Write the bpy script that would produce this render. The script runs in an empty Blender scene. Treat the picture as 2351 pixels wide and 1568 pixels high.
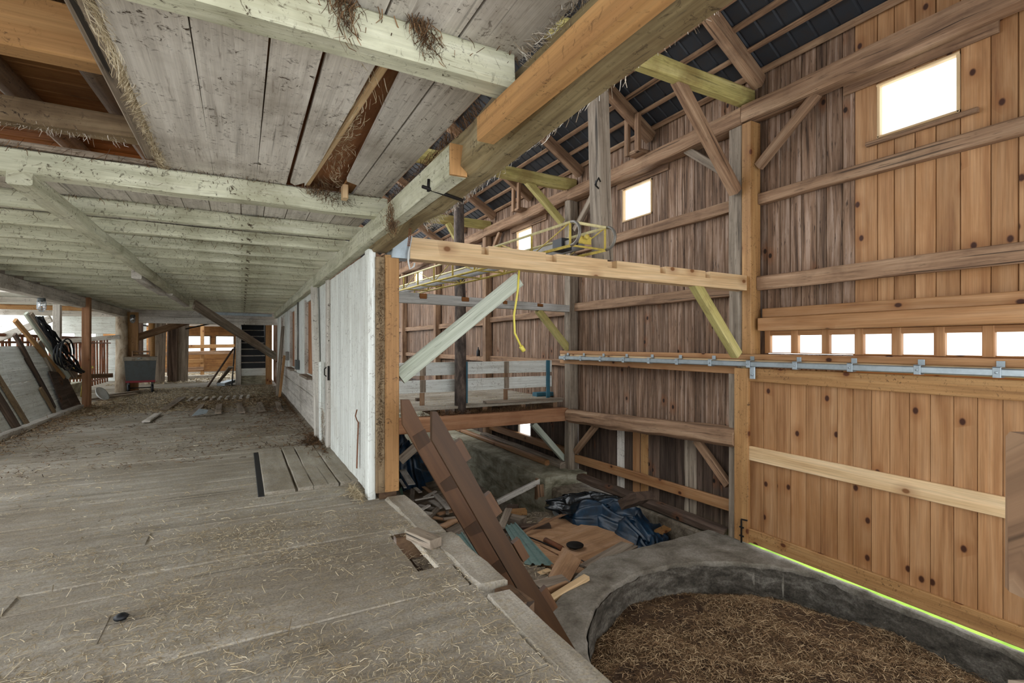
# An old timber barn: whitewashed low aisle on the one side, open hay bay with a sunken silo pit on the other.
import bpy, math, random
import numpy as np
from mathutils import Vector as V, Matrix

R = random.Random(7)
SKY, EXPO = 1.0, 1.98
scene = bpy.context.scene
COL = scene.collection
WLOC = {}
ORD = ['first', 'second', 'third', 'fourth', 'fifth', 'sixth', 'seventh', 'eighth', 'ninth', 'tenth', 'eleventh', 'twelfth',
       'thirteenth', 'fourteenth', 'fifteenth', 'sixteenth', 'seventeenth', 'eighteenth', 'nineteenth', 'twentieth']

# ------------------------------------------------------------------ materials
class NT:
    def __init__(s, name):
        s.m = bpy.data.materials.new(name); s.m.use_nodes = True
        s.t = s.m.node_tree; s.t.nodes.clear()
        s.out = s.n('ShaderNodeOutputMaterial'); s.b = s.n('ShaderNodeBsdfPrincipled')
        s.l(s.b.outputs[0], s.out.inputs[0])
    def n(s, typ, **k):
        x = s.t.nodes.new(typ)
        for a, v in k.items(): setattr(x, a, v)
        return x
    def l(s, a, b): s.t.links.new(a, b)
    def put(s, sock, v):
        if isinstance(v, bpy.types.NodeSocket): s.l(v, sock)
        elif v is not None: sock.default_value = v
    def math(s, op, a, b=None, clamp=False):
        x = s.n('ShaderNodeMath', operation=op, use_clamp=clamp)
        s.put(x.inputs[0], a); s.put(x.inputs[1], b); return x.outputs[0]
    def mix(s, fac, a, b, blend='MIX'):
        x = s.n('ShaderNodeMix', data_type='RGBA', blend_type=blend)
        s.put(x.inputs[0], fac)
        s.put(x.inputs[6], col(a)); s.put(x.inputs[7], col(b)); return x.outputs[2]
    def uv(s, sx, sy, rnd=None):
        tc = s.n('ShaderNodeTexCoord'); mp = s.n('ShaderNodeMapping')
        s.l(tc.outputs['UV'], mp.inputs[0]); mp.inputs['Scale'].default_value = (sx, sy, 1)
        if rnd is not None:
            c = s.n('ShaderNodeCombineXYZ'); s.l(s.math('MULTIPLY', rnd, 37.0), c.inputs[0]); s.l(s.math('MULTIPLY', rnd, 53.0), c.inputs[1])
            s.l(c.outputs[0], mp.inputs['Location'])
        return mp.outputs[0]
    def obj(s, sc=1.0):
        tc = s.n('ShaderNodeTexCoord'); mp = s.n('ShaderNodeMapping'); s.l(tc.outputs['Object'], mp.inputs[0])
        mp.inputs['Scale'].default_value = (sc, sc, sc) if not isinstance(sc, tuple) else sc
        return mp.outputs[0]
    def noise(s, vec, scale, det=4, rough=.6, dist=0):
        x = s.n('ShaderNodeTexNoise'); s.put(x.inputs['Vector'], vec)
        x.inputs['Scale'].default_value = scale; x.inputs['Detail'].default_value = det
        x.inputs['Roughness'].default_value = rough; x.inputs['Distortion'].default_value = dist
        return x.outputs[0]
    def ramp(s, fac, stops, interp='LINEAR'):
        x = s.n('ShaderNodeValToRGB'); s.put(x.inputs[0], fac); e = x.color_ramp; e.interpolation = interp
        while len(e.elements) < len(stops): e.elements.new(.5)
        for el, (p, c) in zip(e.elements, stops): el.position = p; el.color = col(c)
        return x.outputs[0]
    def step(s, fac, lo, hi):
        return s.ramp(fac, [(lo, (0, 0, 0)), (hi, (1, 1, 1))])
    def rnd(s):
        g = s.n('ShaderNodeNewGeometry'); return g.outputs['Random Per Island']
    def orand(s):
        return s.n('ShaderNodeObjectInfo').outputs['Random']
    def val(s, c, v):
        x = s.n('ShaderNodeHueSaturation'); s.put(x.inputs['Value'], v); s.put(x.inputs['Color'], c); return x.outputs[0]
    def bump(s, h, st, d=.01):
        x = s.n('ShaderNodeBump'); x.inputs['Strength'].default_value = st; x.inputs['Distance'].default_value = d
        s.l(h, x.inputs['Height']); s.l(x.outputs[0], s.b.inputs['Normal'])
    def fin(s, c, rough=.8, metal=0, spec=.3):
        s.put(s.b.inputs['Base Color'], col(c)); s.put(s.b.inputs['Roughness'], rough)
        s.b.inputs['Metallic'].default_value = metal; s.b.inputs['Specular IOR Level'].default_value = spec
        return s.m

def col(c):
    if isinstance(c, (tuple, list)) and len(c) == 3:
        return (c[0], c[1], c[2], 1)
    return c
def srgb(h):
    h = h.lstrip('#'); r = []
    for i in (0, 2, 4):
        x = int(h[i:i+2], 16) / 255
        r.append(x / 12.92 if x <= .04045 else ((x + .055) / 1.055) ** 2.4)
    return tuple(r)

def wood(name, a, b, c, sx=.9, sy=16, isl=.5, knots=0., knotcol='3a1c0c', streak=.0, streakcol='1c120c', speck=0., speckcol='2a1a10',
         stain=0., staincol='3a2a1c', rough=.78, bump=.25, hue=0., checks=0., fine_amt=.55):
    k = NT(name); r = k.rnd(); r2 = k.orand()
    rr = k.math('FRACT', k.math('ADD', r, k.math('MULTIPLY', r2, 7.3)))
    g = k.noise(k.uv(sx, sy, rr), 1.0, 5, .62, .35)
    base = k.ramp(g, [(.28, srgb(a)), (.5, srgb(b)), (.72, srgb(c))])
    fine = k.noise(k.uv(sx * 2.5, sy * 7, rr), 1.0, 3, .6)
    base = k.mix(fine_amt, base, k.ramp(fine, [(.3, (.42, .42, .42)), (.6, (.85, .85, .85)), (.75, (1, 1, 1))]), 'MULTIPLY')
    base = k.val(base, k.math('ADD', 1.18 - isl / 2, k.math('MULTIPLY', rr, isl)))
    if stain:
        st = k.step(k.noise(k.obj(), 1.3, 5, .65), .5, .68)
        base = k.mix(k.math('MULTIPLY', st, stain), base, srgb(staincol))
    if knots:
        uvk = k.uv(2.3, 3.3, rr)
        x = k.n('ShaderNodeTexVoronoi', voronoi_dimensions='2D'); k.l(uvk, x.inputs['Vector']); x.inputs['Scale'].default_value = 1.0; x.inputs['Randomness'].default_value = 1
        d = x.outputs['Distance']
        hal = k.ramp(d, [(.06, (1, 1, 1)), (.34, (0, 0, 0))])
        core = k.ramp(d, [(.06, (1, 1, 1)), (.10, (0, 0, 0))])
        sc = k.n('ShaderNodeSeparateColor'); k.l(x.outputs['Color'], sc.inputs[0]); pick = k.math('LESS_THAN', sc.outputs[0], knots)
        base = k.mix(k.math('MULTIPLY', k.math('MULTIPLY', hal, pick), .45), base, srgb(streakcol if not knotcol else '7a4418'))
        base = k.mix(k.math('MULTIPLY', core, pick), base, srgb(knotcol))
    if streak:
        s1 = k.step(k.noise(k.uv(3.4, 42, rr), 1.0, 3, .7), .60, .67)
        base = k.mix(k.math('MULTIPLY', s1, streak), base, srgb(streakcol))
    if checks:
        s2 = k.step(k.noise(k.uv(.5, 22, rr), 1.0, 2, .5), .66, .69)
        base = k.mix(k.math('MULTIPLY', s2, checks), base, srgb('120d09'))
    if speck:
        s3 = k.step(k.noise(k.obj((1, 1, 1)), 24, 6, .75, 1.2), .56, .63)
        s4 = k.step(k.noise(k.obj(), 3.2, 3, .6), .38, .58)
        base = k.mix(k.math('MULTIPLY', k.math('MULTIPLY', s3, s4), speck), base, srgb(speckcol))
    hgt = k.math('ADD', g, k.math('MULTIPLY', fine, .6))
    k.bump(hgt, bump, .01)
    return k.fin(base, rough)

M = {}
M['old'] = wood('old_brown_boards', '38271c', '7a604c', 'a69080', sy=16, isl=.6, streak=.9, knots=.14, knotcol='2a1b12', checks=.6, stain=.3, staincol='5c4434', bump=.4)
M['darkold'] = wood('dark_old_boards', '2c221b', '4f3f34', '6d5c4f', sy=14, isl=1.0, streak=.6, knots=.12, knotcol='140e0a', checks=.5)
M['hewn'] = wood('hewn_timber', '5b4332', '8f7056', 'ab8e72', sx=.6, sy=9, isl=.25, streak=.5, checks=.7, stain=.5, staincol='50392a', bump=.5)
M['grey'] = wood('weathered_grey_timber', '574c41', '8b7d6d', 'ab9e8d', sx=.6, sy=12, isl=.35, streak=.6, checks=.9, stain=.4, staincol='4b4135', bump=.5)
M['pine'] = wood('new_pine', '835835', 'a37850', 'b58d66', sx=.6, sy=9, isl=.26, knots=.42, knotcol='3f2010', stain=.35, staincol='9a6a3c', rough=.6, bump=.1)
M['pineb'] = wood('pale_new_pine', 'b8956a', 'd0b187', 'dcc29c', sx=.6, sy=8, isl=.12, knots=.5, knotcol='7a5230', stain=.15, staincol='b08a58', rough=.6, bump=.08)
M['orange'] = wood('orange_pine', '86603a', 'a67c4e', 'b79060', sx=.5, sy=8, isl=.15, knots=.25, knotcol='5a3018', speck=.8, speckcol='3d2918', rough=.6, bump=.1)
M['reddish'] = wood('reddish_fir', '835a3e', 'a07454', 'b38a69', sx=.6, sy=9, isl=.2, knots=.15, stain=.4, staincol='70452c', bump=.15)
M['yellowgreen'] = wood('yellow_green_timber', '8f8650', 'b8ac6c', 'cbbf84', sx=.6, sy=8, isl=.2, streak=.4, stain=.6, staincol='7c6238', checks=.4)
M['white'] = wood('whitewashed_boards', 'a8a299', 'c5bfb5', 'd6d1c8', sx=1, sy=18, isl=.24, streak=.4, streakcol='5c4a38', speck=1, speckcol='35240f', stain=.6, staincol='85796a', rough=.85, bump=.2, checks=.4, fine_amt=.3)
M['greenwhite'] = wood('greenish_white_beam', '9f9e88', 'bfbea6', 'd3d2be', sx=1, sy=12, isl=.22, streak=.45, streakcol='5f5438', speck=1, speckcol='33230f', stain=.6, staincol='7f795e', rough=.85, bump=.3, fine_amt=.3)
M['whitepaint'] = wood('white_painted_boards', 'b9bab2', 'd3d6d0', 'e4e7e3', sx=.8, sy=20, isl=.14, streak=.5, streakcol='6b5238', speck=.6, speckcol='503722', stain=.25, staincol='a99f8c', rough=.65, bump=.15, fine_amt=.25)
M['floor'] = wood('dusty_floor_planks', '6d6353', '8c8270', 'a39a88', sx=.7, sy=8, isl=.22, stain=.75, staincol='5d5040', speck=.7, speckcol='7d6846', checks=.5, bump=.35)
def floormat():
    k = NT('dusty_plank_floor'); r = k.rnd()
    g = k.noise(k.uv(.8, 7, r), 1.0, 5, .6, .3); d = k.noise(k.obj(), 1.1, 6, .65, .3); h = k.noise(k.obj(), 75, 4, .75); h2 = k.noise(k.obj((14, 30, 30)), 1.0, 5, .7, .6)
    base = k.ramp(g, [(.3, srgb('8f887c')), (.5, srgb('aaa397')), (.7, srgb('bcb5aa'))])
    base = k.val(base, k.math('ADD', .92, k.math('MULTIPLY', r, .16)))
    base = k.mix(k.math('MULTIPLY', k.step(d, .42, .62), .55), base, srgb('756855'))
    base = k.mix(k.math('MULTIPLY', k.step(h2, .50, .62), .5), base, srgb('a4957a'))
    base = k.mix(.6, base, k.ramp(h, [(.34, (.38, .35, .31)), (.5, (.8, .8, .78)), (.66, (1.15, 1.12, 1.08))]), 'MULTIPLY')
    s2 = k.step(k.noise(k.uv(.5, 18, r), 1.0, 2, .5), .68, .71); base = k.mix(k.math('MULTIPLY', s2, .5), base, srgb('2a231b'))
    k.bump(k.math('ADD', g, k.math('MULTIPLY', h, .8)), .4, .01); return k.fin(base, .9)
M['floor'] = floormat()
M['loft'] = wood('loft_orange_boards', '6e4826', '94683c', 'a97d4c', sx=.7, sy=8, isl=.4, streak=.5, stain=.5, staincol='4c2a10')
M['brown'] = wood('brown_painted_wood', '35200c', '3f2710', '482e15', sx=.4, sy=3, isl=.05, speck=.25, speckcol='3d2513', rough=.5, bump=.05)
M['brownlight'] = wood('worn_brown_paint', '4e341f', '573a23', '5f4129', sx=.4, sy=3, isl=.05, speck=.2, speckcol='3d2513', rough=.5, bump=.05)
M['cleat'] = wood('orange_brown_cleat', '75471d', '875526', '935f2c', sx=.6, sy=6, isl=.1, rough=.5, bump=.1)
M['palegreen'] = wood('pale_green_board', '949a89', 'b0b5a5', 'c2c6b9', sx=.5, sy=10, isl=.1, streak=.35, streakcol='5b5b4c', checks=.6)
M['ply'] = wood('plywood', '8f6a4b', 'a98462', 'b8967a', sx=.7, sy=5, isl=.25, stain=.4, staincol='75543b', speck=.4, speckcol='4a3525', bump=.1)
M['rustboard'] = wood('rusty_brown_panel', '7c4b2c', '9c6a46', 'b08660', sx=1.2, sy=6, isl=.2, streak=.5, streakcol='5a3018', stain=.5, staincol='6b3c20')
M['dirtywood'] = wood('straw_stained_wood', '66533d', '857055', '9a876a', sx=1, sy=10, isl=.2, speck=1, speckcol='22160c', stain=.7, staincol='4a3824')
M['endgrain'] = wood('dark_end_grain', '3c2b1e', '5c4633', '6d563f', sx=6, sy=6, isl=.2, checks=.8, streak=.5)

M['mouldy'] = wood('mouldy_old_beam', '54452f', '857554', 'a39676', sx=.6, sy=9, isl=.2, streak=.5, checks=.7, stain=.6, staincol='5b4427', speck=.8, speckcol='2b1f12', bump=.5)
def bark():
    k = NT('log_bark'); n = k.noise(k.uv(3, 8), 1.0, 6, .7, .4)
    c = k.ramp(n, [(.3, srgb('2a2320')), (.5, srgb('544a44')), (.66, srgb('77695d')), (.74, srgb('a08a70'))])
    k.bump(n, .8, .02); return k.fin(c, .85)
M['bark'] = bark()
def pale_log():
    k = NT('pale_peeled_log'); n = k.noise(k.uv(2, 5), 1.0, 6, .7, .4)
    c = k.ramp(n, [(.3, srgb('5c4c3c')), (.45, srgb('a8967f')), (.7, srgb('cfc3b0'))])
    k.bump(n, .4, .02); return k.fin(c, .85)
M['palelog'] = pale_log()
def concrete():
    k = NT('worn_concrete'); a = k.noise(k.obj(), 3, 7, .68, .3); b = k.noise(k.obj(), 42, 4, .7)
    c = k.ramp(a, [(.3, srgb('575044')), (.48, srgb('7d766a')), (.7, srgb('9c968b'))])
    c = k.mix(.5, c, k.ramp(b, [(.35, (.45, .44, .42)), (.6, (1, 1, 1))]), 'MULTIPLY')
    k.bump(k.math('ADD', a, k.math('MULTIPLY', b, .5)), .6, .03); return k.fin(c, .9)
M['concrete'] = concrete()
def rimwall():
    k = NT('stained_shaded_rim_concrete'); a = k.noise(k.obj((1, 1, 2)), 3.5, 7, .7, .4); b = k.noise(k.obj(), 38, 5, .75)  # darker than the rim top: stain, with shade also put into the colour
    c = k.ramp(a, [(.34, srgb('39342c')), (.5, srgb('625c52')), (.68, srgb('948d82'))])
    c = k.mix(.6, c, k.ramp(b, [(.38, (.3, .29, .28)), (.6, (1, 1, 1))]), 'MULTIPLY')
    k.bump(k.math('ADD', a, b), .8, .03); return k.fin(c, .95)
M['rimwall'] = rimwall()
def mossy():
    k = NT('stained_concrete'); a = k.noise(k.obj((1, 1, 2.4)), 1.7, 7, .68, .5)
    c = k.ramp(a, [(.32, srgb('57523f')), (.5, srgb('9a9580')), (.68, srgb('c2bda9'))])
    b = k.noise(k.obj((5, 5, .8)), 4, 4, .7); c = k.mix(k.math('MULTIPLY', k.step(b, .55, .7), .5), c, srgb('55503e'))
    k.bump(a, .4, .03); return k.fin(c, .9)
M['mossy'] = mossy()
def dirt(name, a, b, c):
    k = NT(name); n = k.noise(k.obj(), 6, 8, .7, .4); n2 = k.noise(k.obj(), 60, 3, .7)
    q = k.ramp(n, [(.3, srgb(a)), (.5, srgb(b)), (.7, srgb(c))])
    q = k.mix(.5, q, k.ramp(n2, [(.35, (.4, .38, .35)), (.62, (1, 1, 1))]), 'MULTIPLY')
    k.bump(k.math('ADD', n, n2), .7, .03); return k.fin(q, .95)
M['dirt'] = dirt('packed_dirt', '51453a', '857866', 'a39a8b')
M['hayfloor'] = dirt('matted_hay', '2b1f16', '55402d', '7a6246')
def straw(name, a, b, c):
    k = NT(name); r = k.rnd()
    return k.fin(k.ramp(r, [(0, srgb(a)), (.5, srgb(b)), (1, srgb(c))]), .8)
M['straw'] = straw('pale_straw', '85745a', 'b5a382', 'd8ccb2')
M['hay'] = straw('brown_hay', '49351f', '85684a', 'cdb48e')
M['web'] = straw('dusty_cobweb_straw', '7d6a55', 'b3a693', 'e6e2da')
M['darkstraw'] = straw('dark_old_straw', '33241a', '5a4128', '866545')
def flat(name, c, rough=.5, metal=0, var=.0, spec=.4):
    k = NT(name)
    if var:
        n = k.noise(k.obj(), 9, 5, .65); q = k.mix(k.math('MULTIPLY', k.step(n, .45, .65), var), srgb(c), (.05, .035, .025))
        return k.fin(q, rough, metal, spec)
    return k.fin(srgb(c), rough, metal, spec)
M['roofmetal'] = flat('dark_roof_sheet', '34373c', .55, .3, .35)
M['galv'] = flat('galvanised_steel', 'b4bfc4', .38, .75, .18)
M['galvm'] = flat('zinc_plate', 'a9b4ba', .5, .4, .25)
M['yellow'] = flat('yellow_paint', 'c4ad52', .5, 0, .45)
M['paleyellow'] = flat('faded_yellow_paint', 'd9cd9a', .5, 0, .3)
M['tubegrey'] = flat('scuffed_steel_tube', '77726a', .45, .4, .3)
M['rust'] = flat('rusty_pipe', '7a4a2e', .7, .2, .5)
M['iron'] = flat('black_iron', '1d1a18', .6, .5, .2)
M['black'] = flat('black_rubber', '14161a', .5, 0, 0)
M['teal'] = flat('teal_paint', '2f6273', .6, 0, .3)
M['greensheet'] = flat('green_painted_sheet', '7f9a94', .4, .3, .25)
M['greenplastic'] = flat('green_plastic', '1f8a6c', .4)
M['white_plastic'] = flat('white_enamel', 'c9ccca', .4, 0, .15)
M['cord'] = flat('yellow_cord_rubber', 'd8c95a', .5)
M['whitecord'] = flat('pale_cord', 'c5c8c6', .5)
M['cartgrey'] = flat('dull_grey_painted_box', '4e5353', .6, .1, .3)
M['cartred'] = flat('red_paint', '8d2430', .5, 0, .2)
M['lidgrey'] = flat('worn_lid', '8d8576', .7, 0, .3)
def tarp(name, a, b, rough):
    k = NT(name); n = k.noise(k.obj(), 5, 6, .6, .3); c = k.ramp(n, [(.35, srgb(a)), (.65, srgb(b))]); k.bump(n, .25, .03)
    return k.fin(c, rough, 0, .5)
M['tarp'] = tarp('blue_tarpaulin', '081826', '153750', .4)
M['blackplastic'] = tarp('black_plastic_film', '07090b', '1b2328', .22)
def glass():
    k = NT('window_glass'); t = k.n('ShaderNodeBsdfTransparent'); g = k.n('ShaderNodeBsdfGlossy'); g.inputs['Roughness'].default_value = .05
    t.inputs[0].default_value = (.97, .98, .98, 1)
    m = k.n('ShaderNodeMixShader'); m.inputs[0].default_value = .05; k.l(t.outputs[0], m.inputs[1]); k.l(g.outputs[0], m.inputs[2])
    k.l(m.outputs[0], k.out.inputs[0]); return k.m
M['glass'] = glass()
def jar():
    k = NT('jar_glass'); t = k.n('ShaderNodeBsdfTransparent'); g = k.n('ShaderNodeBsdfGlossy'); g.inputs['Roughness'].default_value = .1
    m = k.n('ShaderNodeMixShader'); m.inputs[0].default_value = .3; k.l(t.outputs[0], m.inputs[1]); k.l(g.outputs[0], m.inputs[2])
    k.l(m.outputs[0], k.out.inputs[0]); return k.m
M['jar'] = jar()
def grass():
    k = NT('meadow_grass'); n = k.noise(k.obj(), 3, 5, .6); return k.fin(k.ramp(n, [(.3, srgb('6a9424')), (.7, srgb('a4cc4a'))]), .9)
M['grass'] = grass()
M['leaf'] = straw('green_leaves', '3b6a1c', '6c9a2e', '9cc04e')

# ------------------------------------------------------------------ mesh helpers
class MB:
    def __init__(s): s.v = []; s.f = []; s.uv = []; s.sm = []
    def _add(s, vs, fs, uvs, smooth=False):
        o = len(s.v); s.v += [tuple(p) for p in vs]
        for f, u in zip(fs, uvs): s.f.append([o + i for i in f]); s.uv.append(u); s.sm.append(smooth)
    def loft(s, rings, us, vs, cap=True, smooth=False):
        n = len(rings[0]); pts = [p for r in rings for p in r]; fs = []; uvs = []
        for i in range(len(rings) - 1):
            for j in range(n):
                a, b = i * n + j, i * n + (j + 1) % n
                fs.append([a, b, b + n, a + n])
                uvs.append([(us[i], vs[j]), (us[i], vs[j + 1]), (us[i + 1], vs[j + 1]), (us[i + 1], vs[j])])
        if cap:
            fs.append(list(range(n))[::-1]); uvs.append([(us[0] + .01 * k, vs[k] * .3) for k in range(n)][::-1])
            e = (len(rings) - 1) * n
            fs.append([e + j for j in range(n)]); uvs.append([(us[-1] + .01 * k, vs[k] * .3) for k in range(n)])
        s._add(pts, fs, uvs, smooth)
    def beam(s, p0, p1, w, h, up=None, ch=.008, seg=1, jit=0., sag=0., e1=1.0):
        p0, p1 = V(p0), V(p1); d = p1 - p0; L = d.length; d.normalize()
        if up is None: up = (0, 1, 0) if abs(d.z) > .93 else (0, 0, 1)
        sd = d.cross(V(up)); sd.normalize(); u = sd.cross(d); u.normalize()
        ch = min(ch, w * .4, h * .4); a, b = w / 2, h / 2
        prof = [(-a + ch, -b), (a - ch, -b), (a, -b + ch), (a, b - ch), (a - ch, b), (-a + ch, b), (-a, b - ch), (-a, -b + ch)]
        vs = [0]
        for k in range(8):
            q, t = prof[k], prof[(k + 1) % 8]; vs.append(vs[-1] + math.hypot(q[0] - t[0], q[1] - t[1]))
        o1, o2 = R.random() * 20, R.random() * 20; rings = []; us = []
        for i in range(seg + 1):
            t = i / seg; c = p0 + d * (L * t); sc = 1 + (e1 - 1) * t
            c += u * (-sag * 4 * t * (1 - t))
            if jit: c += sd * R.uniform(-jit, jit) * .6 + u * R.uniform(-jit, jit) * .6
            rings.append([c + sd * (x * sc + (R.uniform(-jit, jit) if jit else 0)) + u * (y * sc + (R.uniform(-jit, jit) if jit else 0)) for x, y in prof])
            us.append(o1 + L * t)
        s.loft(rings, us, [o2 + x for x in vs]); return s
    def bx(s, x0, x1, y0, y1, z0, z1, **k):
        D = (abs(x1 - x0), abs(y1 - y0), abs(z1 - z0)); c = ((x0 + x1) / 2, (y0 + y1) / 2, (z0 + z1) / 2)
        i = D.index(max(D))
        if i == 0: return s.beam((x0, c[1], c[2]), (x1, c[1], c[2]), D[1], D[2], **k)
        if i == 1: return s.beam((c[0], y0, c[2]), (c[0], y1, c[2]), D[0], D[2], **k)
        return s.beam((c[0], c[1], z0), (c[0], c[1], z1), D[0], D[1], **k)
    def vboard(s, axis, a0, a1, z0, z1, face, back, cw=.006, cd=.022):
        """an upright board in a wall; axis 'y': runs along Y with its face at X=face; grooved at both long edges"""
        sg = 1 if back > face else -1
        pr = [(a0, back), (a0, face + sg * cd), (a0 + cw, face), (a1 - cw, face), (a1, face + sg * cd), (a1, back)]
        us0 = R.random() * 20; vo = R.random() * 20; vs = [vo]
        for k in range(6):
            q, t = pr[k], pr[(k + 1) % 6]; vs.append(vs[-1] + math.hypot(q[0] - t[0], q[1] - t[1]))
        mk = (lambda q, z: (q[1], q[0], z)) if axis == 'y' else (lambda q, z: (q[0], q[1], z))
        s.loft([[mk(q, z0) for q in pr], [mk(q, z1) for q in pr]], [us0, us0 + z1 - z0], vs)
    def poly(s, pts, ext, uax=None):
        """prism: polygon pts (in order) pushed along ext"""
        pts = [V(p) for p in pts]; e = V(ext); n = len(pts); uax = (pts[1] - pts[0]).normalized() if uax is None else V(uax).normalized()
        nrm = e.normalized(); vax = nrm.cross(uax); o = R.random() * 20
        u2 = [(o + p.dot(uax), o + p.dot(vax)) for p in pts]
        fs = [list(range(n))[::-1], [n + i for i in range(n)]]; uvs = [u2[::-1], u2]
        for i in range(n):
            j = (i + 1) % n; L = (pts[j] - pts[i]).length
            fs.append([i, j, n + j, n + i]); uvs.append([(o, o), (o + L, o), (o + L, o + e.length), (o, o + e.length)])
        s._add(pts + [p + e for p in pts], fs, uvs); return s
    def tube(s, pts, r, n=8, cap=True, r1=None):
        pts = [V(p) for p in pts]; rings = []; us = [0]; prev = None
        for i, p in enumerate(pts):
            d = (pts[min(i + 1, len(pts) - 1)] - pts[max(i - 1, 0)]).normalized()
            if prev is None:
                a = V((0, 0, 1)) if abs(d.z) < .9 else V((1, 0, 0)); x = d.cross(a).normalized()
            else: x = (prev - d * prev.dot(d)).normalized()
            prev = x; y = d.cross(x)
            rr = r if r1 is None else r + (r1 - r) * i / (len(pts) - 1)
            rr = rr[i] if isinstance(rr, (list, tuple)) else rr
            rings.append([p + x * rr * math.cos(2 * math.pi * k / n) + y * rr * math.sin(2 * math.pi * k / n) for k in range(n)])
            if i: us.append(us[-1] + (p - pts[i - 1]).length)
        vs = [k * 2 * math.pi * (r if not isinstance(r, (list, tuple)) else r[0]) / n for k in range(n + 1)]
        s.loft(rings, us, vs, cap, True); return s
    def lathe(s, c, prof, n=20, axis=(0, 0, 1)):
        """profile of (radius, height) turned about axis through c"""
        ax = V(axis).normalized(); x = ax.orthogonal().normalized(); y = ax.cross(x); c = V(c)
        rings = [[c + ax * h + (x * math.cos(2 * math.pi * k / n) + y * math.sin(2 * math.pi * k / n)) * max(r, .0005) for k in range(n)] for r, h in prof]
        s.loft(rings, [i * .05 for i in range(len(prof))], [k * .05 for k in range(n + 1)], True, True); return s
    def grid(s, x0, x1, y0, y1, nx, ny, fz, smooth=True):
        pts = []; fs = []; uvs = []
        for j in range(ny + 1):
            for i in range(nx + 1):
                x = x0 + (x1 - x0) * i / nx; y = y0 + (y1 - y0) * j / ny; pts.append((x, y, fz(x, y)))
        for j in range(ny):
            for i in range(nx):
                a = j * (nx + 1) + i; q = [a, a + 1, a + nx + 2, a + nx + 1]; fs.append(q); uvs.append([(pts[k][0], pts[k][1]) for k in q])
        s._add(pts, fs, uvs, smooth); return s
    def build(s, name, mat, parent=None, label=None, cat=None, group=None, kind=None):
        a = np.array(s.v, dtype=np.float64)
        lo, hi = a.min(0), a.max(0); base = V(((lo[0] + hi[0]) / 2, (lo[1] + hi[1]) / 2, lo[2]))
        me = bpy.data.meshes.new(name)
        me.from_pydata([tuple(p) for p in (a - np.array(base))], [], s.f)
        uvl = me.uv_layers.new(name='grain')
        flat_uv = np.array([c for f in s.uv for c in f], dtype=np.float32).ravel()
        uvl.data.foreach_set('uv', flat_uv)
        me.polygons.foreach_set('use_smooth', np.array(s.sm, dtype=bool))
        me.materials.append(M[mat] if isinstance(mat, str) else mat); me.update()
        o = bpy.data.objects.new(name, me); COL.objects.link(o)
        pl = WLOC.get(parent.name, V((0, 0, 0))) if parent else V((0, 0, 0))
        o.location = base - pl; WLOC[o.name] = base
        if parent: o.parent = parent
        return tag(o, label, cat, group, kind)

def tag(o, label=None, cat=None, group=None, kind=None):
    if label: o['label'] = label
    if cat: o['category'] = cat
    if group: o['group'] = group
    if kind: o['kind'] = kind
    return o
def empty(name, loc, label=None, cat=None, group=None, kind='thing'):
    o = bpy.data.objects.new(name, None); COL.objects.link(o); o.location = loc; o.empty_display_size = .2
    WLOC[o.name] = V(loc); return tag(o, label, cat, group, kind)
def T(mb, name, mat, label, cat, group=None): return mb.build(name, mat, None, label, cat, group, 'thing')
def copy_tree(o, parent=None):
    c = o.copy(); COL.objects.link(c); c.parent = parent
    WLOC[c.name] = WLOC.get(o.name, V((0, 0, 0))).copy()
    for ch in list(o.children): copy_tree(ch, c)
    return c
def timber(name, mat, p0, p1, w, h, label, cat, group=None, **k):
    return T(MB().beam(p0, p1, w, h, **k), name, mat, label, cat, group)
def lerp(a, b, t): return tuple(a[i] + (b[i] - a[i]) * t for i in range(3))

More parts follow.
